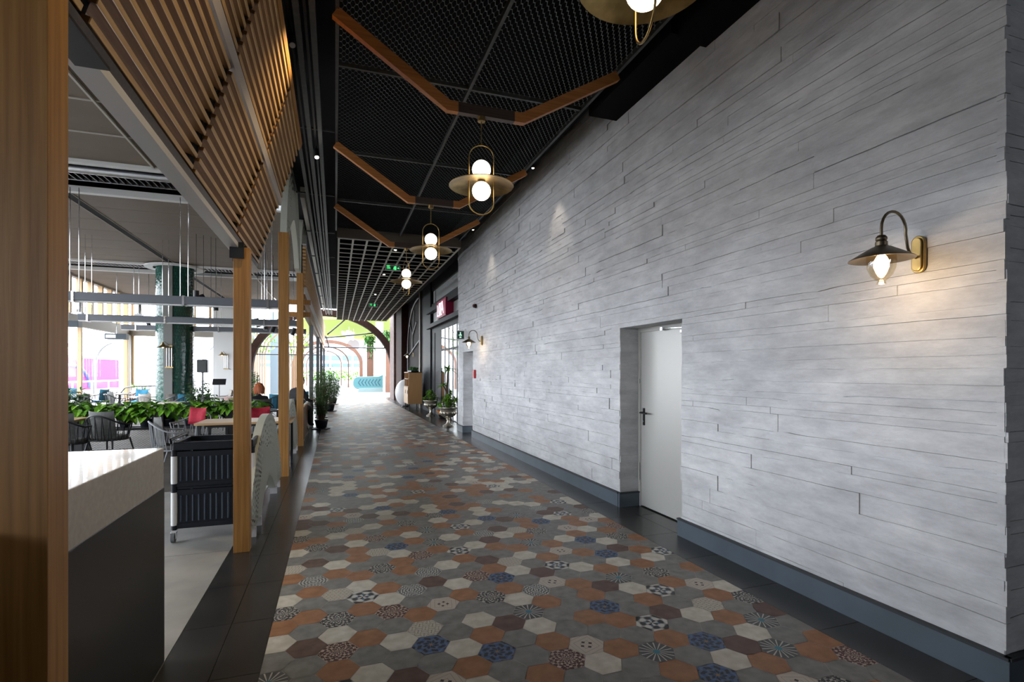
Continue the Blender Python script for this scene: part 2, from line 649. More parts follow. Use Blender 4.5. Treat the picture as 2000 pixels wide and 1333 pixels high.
def joint_tiles(name, x0, x1, y0, y1, dx, dy, m, gap=0.004, skip=None):
    b = MB()
    x = x0
    while x < x1 - 1e-4:
        xe = min(x + dx, x1)
        y = y0
        while y < y1 - 1e-4:
            ye = min(y + dy, y1)
            b.box(x + gap / 2, xe - gap / 2, y + gap / 2, ye - gap / 2, -0.012, 0.0)
            y = ye
        x = xe
    return struct(b.build(name, m))


joint_tiles('floor_border_left', -0.862, XL, -7, 32.2, 0.26, 0.62, dark_tile)
joint_tiles('floor_border_right', XR, 3.70, -7, 32.2, 0.365, 0.62, dark_tile)
joint_tiles('floor_concrete', -9.2, -0.862, -7, 7.7, 2.9, 2.4, concrete, 0.006)
joint_tiles('floor_dining', -9.2, -0.862, 7.7, 32.2, 1.2, 1.2, mat('dining_tile', (0.07, 0.06, 0.05), 0.6, var=0.3, scale=2.0, spec=0.2), 0.006)

# hexagonal tiles
HS = 0.1112
HX0, HY0 = 0.0138, 3.190
PAT = {}


def clip_poly(pts, x0, x1):
    for sgn, lim in ((1, x0), (-1, x1)):
        out = []
        for i in range(len(pts)):
            a, b = pts[i], pts[(i + 1) % len(pts)]
            ia, ib = sgn * (a[0] - lim) >= 0, sgn * (b[0] - lim) >= 0
            if ia:
                out.append(a)
            if ia != ib:
                t = (lim - a[0]) / (b[0] - a[0])
                out.append((lim, a[1] + t * (b[1] - a[1])))
        pts = out
        if len(pts) < 3:
            return []
    return pts


def hex_floor():
    mats = [T_GREY, T_ORANGE, T_CREAM, T_BROWN] + T_PAT
    v, f, mi, uvs = [], [], [], []
    r3 = math.sqrt(3)
    g = 0.0018
    rr = random.Random(11)
    for k in range(-3, 18):
        cx = HX0 + 1.5 * HS * k
        n0 = int((-7 - HY0) / (r3 * HS))
        n1 = int((32.1 - HY0) / (r3 * HS))
        for n in range(n0, n1):
            cy = HY0 + r3 * HS * (n + (0.5 if k % 2 else 0.0))
            pts = [(cx + (HS - g) * cos(a * pi / 3), cy + (HS - g) * sin(a * pi / 3)) for a in range(6)]
            pts = clip_poly(pts, XL, XR)
            if not pts:
                continue
            q = rr.random()
            if q < 0.42:
                m = 0
            elif q < 0.62:
                m = 1
            elif q < 0.79:
                m = 2
            elif q < 0.84:
                m = 3
            else:
                m = 4 + rr.randrange(8)
            m = PAT.get((k, n), m)
            b = len(v)
            v += [(p[0], p[1], 0.0) for p in pts]
            f.append(tuple(range(b, b + len(pts))))
            mi.append(m)
            a = rr.randrange(6) * pi / 3
            for p in pts:
                x, y = (p[0] - cx) / HS, (p[1] - cy) / HS
                uvs.append((0.5 + 0.5 * (x * cos(a) - y * sin(a)), 0.5 + 0.5 * (x * sin(a) + y * cos(a))))
    me = bpy.data.meshes.new('floor_hexagon_tiles')
    me.from_pydata(v, [], f)
    for mm in mats:
        me.materials.append(mm)
    me.polygons.foreach_set('material_index', mi)
    ul = me.uv_layers.new(name='UVMap')
    for i, u in enumerate(uvs):
        ul.data[i].uv = u
    o = bpy.data.objects.new('floor_hexagon_tiles', me)
    COL.objects.link(o)
    struct(o)


# tile kinds read column by column from the near edge (k: column, n: first row)
CODE = {'G': 0, 'O': 1, 'C': 2, 'B': 3, 'p': 4, 'm': 5, 'r': 6, 'b': 7, 'l': 8, 's': 9, 'q': 10, 'x': 11}
for k_, n_, s_ in ((-2, -2, 'pGCOmCGOlGCOmCBBqGBG'), (-1, -3, 'GGBGOGOsGBGmOGGBGCBC'), (0, -2, 'OrCmGlGOCGBGCmOGOxG'),
                   (1, -3, 'CGOGOxCOGOOCOlGsqBG'), (2, -3, 'BGCGrCOGmGlGrGCGBGC'), (3, -4, 'qGblOGsGOOCbGOGOlCb'), (4, -4, 'COCGGqGBsGrGOCOmGBG'),
                   (5, -4, 'GbOCGOCGCGOpGpGG'), (6, -4, 'OGGBGmGrGOxGCGOCmC'), (7, -5, 'GrOCpCObOBGCGOxGOb'), (8, -5, 'GCqGGOsGClGOBsGCG'),
                   (9, -5, 'GOGOGGqBGCOGCBGbC'), (10, -5, 'OpGObOOGxOGpOlGBG'), (11, -6, 'bGOxGGBGCGqOGmOOpG'), (12, -6, 'GCbGBOCpOGOGCGGbGG'),
                   (13, -7, 'qOBGCGxGGCbGbOqGCB'), (14, -7, 'mGpCOlGOmOGBCGCOOx'), (15, -8, 'OGOGpGOqGGCOGmOGqG'), (16, -7, 'GrOGBmCGOGxGOGrOC')):
    for i_, c_ in enumerate(s_):
        PAT[(k_, n_ + i_)] = CODE[c_]
hex_floor()
mb = MB()
mb.box(XL, XR, -7, 32.2, -0.012, -0.002)
struct(mb.build('floor_grout', grout))

# ------------------------------------------------------------------ right wall of board-marked plaster
DOOR = (4.055, 5.17, 2.055)
REC = (11.83, 12.81, 2.055)
WY0, WY1, WZ1 = 1.58, 13.38, 5.0


def plank_rows(z0, z1, stops, rr):
    zs = [z0]
    while zs[-1] < z1:
        h = rr.choice((0.05, 0.065, 0.08, 0.09, 0.11, 0.13))
        nz = zs[-1] + h
        for s in stops:
            if zs[-1] < s - 1e-4 and nz > s - 0.03:
                nz = s
                break
        zs.append(min(nz, z1))
    return zs


def plank_wall(name, span, z0, z1, place, holes=(), seed=3, relief=1.0):
    """place(u, z, d) -> xyz ; u runs along the wall, d is how far the board stands out"""
    rr = random.Random(seed)
    b = MB()
    zs = plank_rows(z0, z1, [h[2] for h in holes], rr)
    rows = len(zs) - 1
    jit = {}

    def zj(i, u):
        k = (i, round(u * 8))
        if zs[i] in (z0, z1):
            return zs[i]
        if k not in jit:
            jit[k] = rr.uniform(-1, 1) * 0.0022 + (rr.random() < 0.04) * rr.uniform(-0.010, 0.010)
        return zs[i] + jit[k]
    for i in range(rows):
        u = span[0]
        segs = []
        while u < span[1] - 1e-6:
            l = rr.uniform(0.45, 2.1)
            segs.append((u, min(u + l, span[1])))
            u = segs[-1][1]
        for (a, c) in segs:
            parts = [(a, c)]
            for h in holes:
                if zs[i] < h[2] - 1e-4:
                    np_ = []
                    for (p, q) in parts:
                        if q <= h[0] or p >= h[1]:
                            np_.append((p, q))
                        else:
                            if p < h[0]:
                                np_.append((p, h[0]))
                            if q > h[1]:
                                np_.append((h[1], q))
                    parts = np_
            d = rr.choice((0, 0, 0, 0.001, 0.002, 0.003, 0.005, 0.008, 0.013)) * relief + rr.uniform(0, 0.0012)
            for (p, q) in parts:
                n = max(1, int((q - p) / 0.12))
                us = [p + (q - p) * t / n for t in range(n + 1)]
                edge = [abs(p - span[0]) < 1e-6 or any(abs(p - h[1]) < 1e-6 for h in holes),
                        abs(q - span[1]) < 1e-6 or any(abs(q - h[0]) < 1e-6 for h in holes)]
                lo = [zj(i, x) + 0.0009 for x in us]
                hi = [zj(i + 1, x) - 0.0009 for x in us]
                ds = [d + rr.uniform(-1, 1) * 0.0006 for _ in us]
                if edge[0]:
                    us[0] -= rr.uniform(-0.004, 0.007)
                if edge[1]:
                    us[-1] += rr.uniform(-0.004, 0.007)
                base = len(b.v)
                for t, x in enumerate(us):
                    b.v.append(place(x, lo[t], ds[t]))
                    b.v.append(place(x, hi[t], ds[t]))
                    b.v.append(place(x, lo[t], -0.03))
                    b.v.append(place(x, hi[t], -0.03))
                for t in range(n):
                    e = base + 4 * t
                    b.f += [(e, e + 4, e + 5, e + 1), (e + 2, e + 6, e + 4, e), (e + 1, e + 5, e + 7, e + 3)]
                    b.mi += [0, 0, 0]
                e = base + 4 * n
                b.f += [(base + 2, base, base + 1, base + 3), (e, e + 2, e + 3, e + 1)]
                b.mi += [0, 0]
    return b


b = plank_wall('w', (WY0, WY1), 0.0, WZ1, lambda u, z, d: (WX - d, u, z), holes=(DOOR, REC), seed=5)
# solid core behind the boards
core = [(WY0 + .01, DOOR[0]), (DOOR[1], REC[0]), (REC[1], WY1)]
for (p, q) in core:
    b.box(WX + 0.012, WX + 0.5, p, q, 0, DOOR[2])
b.box(WX + 0.012, WX + 0.5, WY0 + .01, WY1, DOOR[2], WZ1)
wr = struct(b.build('wall_right', wall_m))
# jambs: the reveals of the two openings, boarded too
for (nm, y, x1, sd) in (('trim_1', DOOR[1], 3.335, 21), ('trim_2', REC[1], 3.9, 22)):
    bb = plank_wall(nm, (WX + 0.0, x1), 0.0, 2.055, lambda u, z, d, y=y: (u, y - 0.002 - d, z), seed=sd, relief=0.7)
    struct(bb.build(nm, wall_m))
# corridor-end return at the near corner
bb = plank_wall('r', (WX + 0.0, 6.4), 0.0, WZ1, lambda u, z, d: (u, WY0 + 0.004 - d, z), seed=31)
bb.box(WX + 0.01, 6.4, WY0 + 0.02, WY0 + 0.3, 0, WZ1)
struct(bb.build('wall_return', wall_m)).name = 'wall_near_return'
# back of the second recess and the shut part behind the door
mb = MB()
mb.box(3.9, 3.95, REC[0] - .2, REC[1] + .2, 0, 2.2)
mb.box(3.55, 3.6, DOOR[0] - .1, DOOR[1] + .1, 0, 2.2)
struct(mb.build('wall_recess_back', black))


# baseboards
def baseboard(name, segs):
    b = MB()
    for (a, c) in segs:
        a, c = Vector((*a, 0)), Vector((*c, 0))
        d = (c - a).normalized()
        n = Vector((-d.y, d.x, 0))      # outward = left of travel
        for t0, t1, z0, z1, m in ((0, 0.028, 0, 0.152, 0), (0, 0.036, 0.152, 0.166, 1)):
            p = [a + n * t0, c + n * t0, c + n * t1, a + n * t1]
            base = len(b.v)
            for z in (z0, z1):
                b.v += [(q.x, q.y, z) for q in p]
            for f in ((0, 1, 2, 3), (4, 7, 6, 5), (0, 4, 5, 1), (1, 5, 6, 2), (2, 6, 7, 3), (3, 7, 4, 0)):
                b.f.append(tuple(base + i for i in f))
                b.mi.append(m)
    return struct(b.build(name, [baseb, baselip]))


baseboard('baseboard_right', [((WX - .003, WY0 - 0.03), (WX - .003, DOOR[0] + 0.03)),
                              ((WX - .003, DOOR[1] - 0.0), (WX - .003, REC[0] + 0.03)),
                              ((WX - .003, REC[1] - 0.0), (WX - .003, WY1))])
baseboard('baseboard_return', [((6.4, WY0 - 0.003), (WX - .03, WY0 - 0.003))])
baseboard('baseboard_jamb', [((3.335, DOOR[1] - 0.01), (WX - 0.03, DOOR[1] - 0.01)),
                             ((3.9, REC[1] - 0.01), (WX - 0.03, REC[1] - 0.01))])

# steel door
door = struct(MB().box(3.345, 3.39, 4.10, 5.115, 0.012, 2.005).build('door_1', door_paint, bevel=0.002))
mb = MB()
mb.box(3.335, 3.42, 5.115, 5.165, 0, 2.055).box(3.335, 3.42, 4.058, 4.10, 0, 2.055).box(3.335, 3.42, 4.10, 5.115, 2.005, 2.055)
mb.build('door_frame', door_frame_m, door, bevel=0.002)
mb = MB()
mb.box(3.334, 3.346, 5.035, 5.065, 0.94, 1.135)
mb.tube([(3.335, 5.05, 1.085), (3.29, 5.05, 1.085)], 0.011, 10)
mb.tube([(3.29, 5.053, 1.085), (3.287, 5.0, 1.085), (3.288, 4.925, 1.083)], 0.0105, 10)
mb.build('door_handle', black_metal, door, smooth=True)
MB().tube([(3.335, 5.05, 0.985), (3.328, 5.05, 0.985)], 0.009, 12).build('lock_cylinder', chrome, door)
mb = MB()
mb.box(3.305, 3.345, 4.13, 4.36, 1.945, 1.985)
mb.box(3.30, 3.345, 4.14, 4.20, 1.90, 1.945)
mb.build('door_closer', chrome, door, bevel=0.006)
mb = MB()
mb.beam((3.31, 4.19, 1.995), (3.25, 4.42, 2.0), 0.018, 0.006)
mb.beam((3.25, 4.42, 2.0), (3.30, 4.66, 2.01), 0.014, 0.006)
mb.box(3.295, 3.335, 4.64, 4.68, 1.995, 2.03)
mb.build('closer_arm', chrome, door)
MB().box(3.335, 3.345, 5.118, 5.13, 1.42, 1.47).box(3.335, 3.345, 5.118, 5.13, 0.3, 0.5).build('hinge', black_metal, door)

# ------------------------------------------------------------------ ceilings
MB().box(-0.95, 6.4, -7, 29.6, 5.0, 5.15).build('ceiling_corridor', black)
struct(bpy.data.objects['ceiling_corridor'])


def expanded_mesh(b, P, nx, ny, ph, pw, t=0.006, lean=0.010, m=0):
    """expanded metal; P(u,v,w)->xyz, u along rows, v across rows, w thickness; ny rows of pitch ph"""
    for j in range(ny):
        base = len(b.v)
        u = 0.0
        k = 0
        pts = []
        for i in range(nx):
            s = 1 if (i + j) % 2 else -1
            pts.append((i * pw + pw * 0.22, s))
            pts.append((i * pw + pw * 0.78, s))
        for (uu, s) in pts:
            v0 = j * ph + s * ph * 0.46
            b.v.append(P(uu, v0 - t / 2, 0))
            b.v.append(P(uu, v0 + t / 2, lean))
        for i in range(len(pts) - 1):
            a = base + 2 * i
            b.f.append((a, a + 2, a + 3, a + 1))
            b.mi.append(m)
    return b


# mesh ceiling panels, four bays long and two wide
MZ = 4.50
mc = thing('mesh_ceiling', 'black expanded metal ceiling panels hung above the corridor', 'ceiling mesh', (1.3, 5, MZ))
bays = [(-1.5, 1.05), (1.05, 3.15), (3.15, 5.2), (5.2, 7.25), (7.25, 9.3), (9.3, 11.25)]
for (y0, y1) in bays:
    for (x0, x1) in ((0.03, 1.31), (1.34, 2.61)):
        b = MB()
        ph, pw = 0.044, 0.0295
        ny = int((y1 - y0 - 0.03) / ph)
        nx = int((x1 - x0) / pw)
        expanded_mesh(b, lambda u, v, w_, x0=x0, y0=y0: (x0 - 1.3 + u, y0 - 5 + 0.02 + v, w_), nx, ny, ph, pw, t=0.013, lean=0.004)
        b.build('mesh_panel', mesh_metal, mc)
b = MB()
for (y0, y1) in bays:
    b.box(0.0, 2.64, y0 - 0.015, y0 + 0.015, -0.005, 0.04, o=(-1.3, -5, 0))
for x in (0.0, 1.31, 2.61):
    b.box(x, x + 0.03, -1.5, 11.25, -0.012, 0.045, o=(-1.3, -5, 0))
b.build('panel_frame', track_metal, mc)

# fascia where the timber grid ceiling begins
MB().box(0.03, 2.68, 11.27, 11.33, 4.36, 4.56).build('trim_1f', fascia_brown)
bpy.data.objects['trim_1f'].name = 'trim_3'
struct(bpy.data.objects['trim_3'])
gc = thing('grid_ceiling', 'pale open grid ceiling over the far half of the corridor', 'ceiling grid', (1.35, 20, 4.36))
for i in range(10):
    x = 0.07 + i * 0.289
    MB().box(x - 0.02, x + 0.02, 11.35, 29.4, 0, 0.014, o=(-1.35, -20, 0)).box(x - 0.014, x + 0.014, 11.35, 29.4, 0.014, 0.09, m=1, o=(-1.35, -20, 0)).build('long_bar', [grid_paint, black], gc)
y = 11.36
while y < 29.4:
    MB().box(0.07, 2.67, y - 0.018, y + 0.018, -0.002, 0.010, o=(-1.35, -20, 0)).box(0.07, 2.67, y - 0.012, y + 0.012, 0.010, 0.08, m=1, o=(-1.35, -20, 0)).build('cross_bar', [grid_paint, black], gc)
    y += 0.452

# black soffit box beside the mesh, above the wall
MB().box(2.74, 3.11, 3.73, 5.25, 4.48, 5.0).box(2.80, 3.11, -7, 3.72, 4.42, 5.0).build('trim_4', black)
struct(bpy.data.objects['trim_4'])
MB().box(2.69, 2.80, -7, 29.4, 4.62, 5.0).build('trim_5', black)
struct(bpy.data.objects['trim_5'])

# added light blocks: bulkhead closing the gap above the louvre, unseen wall behind camera
MB().box(-0.46, -0.40, -7, 6.1, 4.07, 5.0).build('wall_top_light_block', black)
struct(bpy.data.objects['wall_top_light_block'])
MB().box(-0.95, -0.88, -7, -1.2, 0, 5.1).build('wall_left_light_block', mat('wall_dim', (0.25, 0.24, 0.23), 0.8))
struct(bpy.data.objects['wall_left_light_block'])

# timber frames bent like a tray, one before each pendant
FX = (0.0, 0.93, 1.62, 2.60)
FZT, FZB = 4.47, 3.865
FY = (1.85, 4.40, 6.95, 9.50)


def bent_frame(y, label):
    t = thing('bent_beam', label, 'ceiling beam', (1.28, y, FZB), group=None)
    o = (-1.28, 0, -FZB)

    def bar(name, pts, m):
        b = MB()
        hw, hh = 0.03, 0.045
        base = 0
        # mitred bar through the points in the X-Z plane
        ps = [Vector((p[0], p[1])) for p in pts]
        up = []
        lo = []
        for i, p in enumerate(ps):
            d0 = (ps[i] - ps[i - 1]).normalized() if i else (ps[1] - ps[0]).normalized()
            d1 = (ps[i + 1] - ps[i]).normalized() if i < len(ps) - 1 else d0
            nn = (Vector((-d0.y, d0.x)) + Vector((-d1.y, d1.x))).normalized()
            k = hh / max(0.3, nn.dot(Vector((-d0.y, d0.x))))
            up.append(p + nn * k)
            lo.append(p - nn * k)
        poly = [(q.x + o[0], q.y + o[2]) for q in lo] + [(q.x + o[0], q.y + o[2]) for q in reversed(up)]
        for i in range(len(ps) - 1):
            q = [lo[i], lo[i + 1], up[i + 1], up[i]]
            b.prism([(a.x + o[0], a.y + o[2]) for a in q], 'Y', -hw, hw)
        b.build(name, m, t)
    L0 = (FX[1] + 0.085, FZB)
    R0 = (FX[2] - 0.085, FZB)
    bar('side_bar', [(FX[0], FZT), (FX[1], FZB), L0], frame_wood)
    bar('side_bar', [R0, (FX[2], FZB), (FX[3], FZT - 0.03)], frame_wood)
    MB().box(L0[0] + o[0], R0[0] + o[0], -0.03, 0.03, -0.045, 0.045).build('middle_bar', dark_wood, t)
    return t


names = ['nearest the camera, just above the first pendant', 'holding the large pendant in full view',
         'second in full view, holding the middle pendant', 'farthest one, just before the grid ceiling']
for y, nm in zip(FY, names):
    bent_frame(y, 'bent timber ceiling frame, ' + nm)


# pendants: brass saucer pierced by an oblong ring, opal globe above and below
def pendant(y, label, rz, first=None):
    t = thing('pendant_lamp', label, 'pendant lamp', (1.23, y, FZB - 0.045), rz, None)
    z = lambda v: v - (FZB - 0.045) - 0.01
    b = MB()
    b.lathe([(0.034, z(3.83)), (0.034, z(3.79)), (0.0, z(3.79))], 20)
    b.build('canopy', brass, t, smooth=True)
    MB().tube([(0, 0, z(3.80)), (0, 0, z(3.575))], 0.0045, 8).build('stem', brass, t)
    pts = []
    hw, top, bot = 0.111, 3.58, 2.96
    for i in range(17):
        a = pi * i / 16
        pts.append((hw * cos(a), 0, z(top - hw + hw * sin(a))))
    for i in range(17):
        a = pi + pi * i / 16
        pts.append((hw * cos(a), 0, z(bot + hw + hw * sin(a))))
    MB().tube(pts, 0.0055, 8, closed=True).build('ring', brass, t, smooth=True)
    b = MB()
    b.lathe([(0.03, z(3.285)), (0.095, z(3.282)), (0.10, z(3.268)), (0.20, z(3.245)), (0.275, z(3.222)), (0.288, z(3.214)),
             (0.286, z(3.211)), (0.20, z(3.238)), (0.10, z(3.26)), (0.03, z(3.262))], 48, cap=False)
    b.build('saucer', brass, t, smooth=True)
    MB().tube([(0, 0, z(3.31)), (0, 0, z(3.23))], 0.035, 16).build('socket', bronze, t, smooth=True)
    MB().ball((0, 0, z(3.362)), 0.083, 28).build('globe', opal, t, smooth=True)
    MB().ball((0, 0, z(3.172)), 0.083, 28).build('globe', opal, t, smooth=True)
    return t


pl = ['brass saucer pendant at the top edge, nearest the camera', 'large brass saucer pendant with two lit globes in full view',
      'brass saucer pendant, middle one hanging below the third timber frame', 'smallest and farthest brass saucer pendant beside the green exit sign']
for y, l, rz in zip(FY, pl, (radians(78), radians(-12), radians(-8), radians(55))):
    pendant(y, l, rz)

# wall washer spots along the mesh edge
for y, l in ((6.9, 'small bright downlight at the mesh edge above the wall, nearer one'), (10.3, 'small bright downlight at the mesh edge above the wall, farther one')):
    t = thing('downlight', l, 'spotlight', (2.70, y, 4.50))
    MB().tube([(0, 0, 0.1), (0, 0, 0.0)], 0.025, 14).build('housing', black_metal, t, smooth=True)
    MB().tube([(0, 0, 0.002), (0, 0, -0.003)], 0.018, 14).build('lens', spot_lit, t)
    ld = bpy.data.lights.new('downlight_beam', 'SPOT')
    ld.energy = 20
    ld.spot_size = radians(60)
    ld.spot_blend = 0.8
    ld.color = (1, 0.86, 0.7)
    lo = bpy.data.objects.new('downlight_beam', ld)
    COL.objects.link(lo)
    lo.location = (2.70, y, 4.48)
    lo.rotation_euler = (0, radians(-14), 0)


# ------------------------------------------------------------------ wall sconces
def sconce(y, zc, label, energy=2.8):
    """swan-neck wall lamp; origin on the wall at the plate centre, lamp reaches towards -X"""
    t = thing('wall_sconce', label, 'wall lamp', (WX - 0.012, y, zc))
    b = MB()
    for (k, x0, x1) in ((1.0, 0.0, -0.022), (0.74, -0.022, -0.034)):
        poly = []
        for i in range(24):
            a = 2 * pi * i / 24
            poly.append((0.036 * k * cos(a), (0.062 if sin(a) >= 0 else -0.062) + 0.042 * k * sin(a)))
        b.prism(poly, 'X', x1, x0)
    b.build('back_plate', brass, t, bevel=0.004)
    pts = [(-0.03, 0, -0.02), (-0.075, 0, -0.01), (-0.10, 0, 0.03), (-0.115, 0, 0.10)]
    for i in range(13):
        a = -0.15 + (pi + 0.15) * i / 12
        pts.append((-0.21 + 0.095 * cos(a), 0, 0.12 + 0.10 * sin(a)))
    pts.append((-0.305, 0, 0.075))
    MB().tube(pts, 0.0075, 10).build('swan_neck', bronze, t, smooth=True)
    x = -0.305
    b = MB()
    b.lathe([(0.0, 0.083), (0.018, 0.081), (0.027, 0.07), (0.027, 0.058), (0.022, 0.052), (0.029, 0.046), (0.029, 0.026), (0.036, 0.02), (0.05, 0.012)], 24, (x, 0, 0), cap=False)
    b.build('cap', bronze, t, smooth=True)
    b = MB()
    b.lathe([(0.048, 0.016), (0.095, -0.012), (0.150, -0.046), (0.153, -0.050), (0.149, -0.050), (0.093, -0.018), (0.044, 0.008)], 40, (x, 0, 0), cap=False)
    b.build('shade', bronze, t, smooth=True)
    b = MB()
    b.lathe([(0.066, -0.02), (0.068, -0.055), (0.065, -0.095), (0.052, -0.13), (0.031, -0.155), (0.017, -0.166), (0.021, -0.172), (0.021, -0.181), (0.0, -0.185)], 28, (x, 0, 0), cap=False)
    b.build('glass_shade', lamp_glass, t, smooth=True)
    b = MB()
    b.lathe([(0.014, -0.02), (0.024, -0.035), (0.036, -0.06), (0.035, -0.09), (0.021, -0.125), (0.008, -0.143), (0.0, -0.146)], 20, (x, 0, 0), cap=False)
    b.build('bulb', bulb, t, smooth=True)
    ld = bpy.data.lights.new('sconce_light', 'POINT')
    ld.energy = energy
    ld.shadow_soft_size = 0.03
    ld.color = (1, 0.70, 0.42)
    lo = bpy.data.objects.new('sconce_light', ld)
    COL.objects.link(lo)
    lo.location = (WX - 0.012 + x, y, zc - 0.20)
    return t


sconce(1.96, 2.205, 'bronze swan-neck wall lamp with clear glass at the right, near the wall corner')
sconce(10.98, 2.25, 'bronze swan-neck wall lamp above the far recess beside the small exit sign')

# small fittings on the wall
t = thing('fire_call_point', 'small red fire alarm call point on the pale wall', 'alarm', (WX - 0.015, 11.59, 1.50))
MB().box(-0.04, 0, -0.045, 0.045, -0.10, 0.10).build('housing', red_plastic, t, bevel=0.008)
MB().box(-0.044, -0.04, -0.028, 0.028, -0.05, 0.05).build('front_plate', red_plastic, t, bevel=0.001)
t = thing('siren', 'small dark round siren high on the pale wall', 'siren', (WX - 0.015, 11.5, 3.08))
MB().tube([(0, 0, 0), (-0.03, 0, 0)], 0.05, 20).build('back_box', black_metal, t, smooth=True)
MB().ball((-0.045, 0, 0), 0.043, 16).build('dome', mat('dark_red_dome', (0.06, 0.01, 0.01), 0.3), t, smooth=True)

t = thing('exit_sign', 'small square white framed green exit sign behind the far wall lamp', 'sign', (WX - 0.02, 12.45, 2.45))
MB().box(-0.05, 0, -0.02, 0.02, 0.0, 0.20, o=(0, 0, -0.03)).build('bracket', plastic_white, t)
MB().box(-0.25, -0.03, -0.012, 0.012, -0.10, 0.14).build('frame', plastic_white, t, bevel=0.003)
MB().box(-0.225, -0.055, -0.0145, -0.012, -0.078, 0.118).build('face', exit_dark, t)
b = MB()
b.box(-0.16, -0.13, -0.017, -0.014, 0.02, 0.09).box(-0.19, -0.11, -0.017, -0.014, 0.0, 0.03).box(-0.17, -0.12, -0.017, -0.014, -0.055, -0.02)
b.build('pictogram', mat('exit_pale', (0.6, 0.85, 0.7), 0.4, emit=(0.5, 0.8, 0.6), estr=0.5), t)

# ================================================================== LEFT SIDE: timber screen line
def post(x0, x1, y, h, label, m=oak, dep=0.11):
    t = MB().box(-(x1 - x0) / 2, (x1 - x0) / 2, -dep / 2, dep / 2, 0, h).build('timber_post' if m is oak else 'grey_post', m, bevel=0.002)
    t.location = ((x0 + x1) / 2, y + dep / 2, 0)
    tag(t, label, 'post')
    return t


post(-0.835, -0.71, 1.66, 2.62, 'broad oak post filling the left edge, nearest the camera')
post(-0.825, -0.70, 4.91, 2.62, 'oak post standing in front of the ribbed black trolley')
post(-0.795, -0.655, 8.26, 3.62, 'oak post between the two leaf-shaped perforated screens')
post(-0.765, -0.635, 11.55, 3.62, 'oak post behind the second leaf-shaped screen')
for y, x, l in ((15.5, -0.70, 'grey post nearest the camera, at the end of the low brown panel'), (20.3, -0.67, 'second grey post, behind the tall leafy pot plant'),
                (24.6, -0.66, 'thin grey post third along the corridor edge'), (30.0, -0.65, 'farthest grey post before the timber arch')):
    post(x, x + 0.11, y, 2.86, l, grey_paint)

# sloping louvre of timber slats above the first two posts
PB, PT = Vector((-0.79, 0, 2.66)), Vector((-0.355, 0, 4.05))
UPV = (PT - PB).normalized()
NRM = Vector((UPV.z, 0, -UPV.x))      # towards the corridor, slightly down
PL = (PT - PB).length
YB = [-0.6, 0.68, 2.04, 3.40, 4.80, 6.10]
lv = thing('louvre_panel', 'sloping timber slat louvre hung above the first two oak posts', 'louvre', (PB.x, 2.7, PB.z))


def louv(b, t0, t1, n0, n1, y0, y1, taper=0):
    """box in the louvre's own frame; t along the slope, n outwards"""
    base = len(b.v)
    for y in (y0, y1):
        for (t, n) in ((t0, n0), (t1, n0), (t1, n1), (t0, n1)):
            p = UPV * t + NRM * n
            b.v.append((p.x, y - 2.7, p.z))
    for f in ((0, 1, 2, 3), (7, 6, 5, 4), (0, 4, 5, 1), (1, 5, 6, 2), (2, 6, 7, 3), (3, 7, 4, 0)):
        b.f.append(tuple(base + i for i in f))
        b.mi.append(0)


for k in range(len(YB) - 1):
    y0, y1 = YB[k] + 0.03, YB[k + 1] - 0.03
    for half in (0, 1):
        for i in range(10):
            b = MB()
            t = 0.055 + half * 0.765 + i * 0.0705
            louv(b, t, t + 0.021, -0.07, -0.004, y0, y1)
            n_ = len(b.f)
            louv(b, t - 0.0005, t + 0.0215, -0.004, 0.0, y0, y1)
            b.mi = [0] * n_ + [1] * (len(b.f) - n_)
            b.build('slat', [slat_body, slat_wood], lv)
for y in YB:
    b = MB()
    louv(b, -0.01, PL, -0.10, -0.03, y - 0.05, y + 0.05)
    b.build('cross_frame', black, lv)
b = MB()
louv(b, 0.735, 0.80, -0.07, 0.004, YB[0], YB[-1])
b.build('middle_rail', mat('rail_pale_wood', (0.50, 0.42, 0.36), 0.45), lv)
b = MB()
louv(b, PL - 0.035, PL + 0.02, -0.07, 0.004, YB[0], YB[-1])
b.build('top_rail', oak_y, lv)
b = MB()
louv(b, 0.0, 0.045, -0.075, -0.005, YB[0], YB[-1])
b.build('lower_slat', dark_wood, lv)
MB().box(-0.085, 0.006, YB[0] - 2.7, YB[-1] - 2.7, -0.045, -0.005).build('bottom_rail', pale_metal, lv)
for y in (1.645, 1.785, 4.895, 5.035):
    MB().box(-0.06, 0.05, y - 2.7 - 0.005, y - 2.7 + 0.005, -0.14, -0.0).build('bracket', black_metal, lv)
MB().box(-0.055, 0.045, 1.79 - 2.7, 2.15 - 2.7, -0.058, -0.046).build('bracket_plate', black_metal, lv)

# far slatted panel with its two long beams
lv2 = thing('louvre_panel', 'long upright timber slat panel running far along the corridor edge', 'louvre', (-0.62, 22, 3.3))
for i in range(12):
    MB().box(-0.03, 0.03, -10.4, 10.9, 0.05 + i * 0.072, 0.085 + i * 0.072).build('slat', slat_wood, lv2)
MB().box(-0.05, 0.05, -10.4, 10.9, 0.0, 0.03).build('bottom_rail', pale_metal, lv2)
MB().box(-0.04, 0.04, -10.4, 10.9, 0.92, 0.95).build('top_rail', pale_metal, lv2)
for y in (-10.4, -7, -3.5, 0, 3.5, 7, 10.8):
    MB().box(-0.055, -0.03, y, y + 0.05, 0, 0.93).build('cross_frame', black_metal, lv2)
for z, l in ((2.86, 'lower long oak beam resting on the grey posts'), (3.10, 'upper long oak beam under the far slat panel')):
    o = MB().box(-0.05, 0.05, -10.2, 10.5, 0, 0.10).build('timber_beam', oak_y)
    o.location = (-0.66, 21.9, z)
    tag(o, l, 'beam')
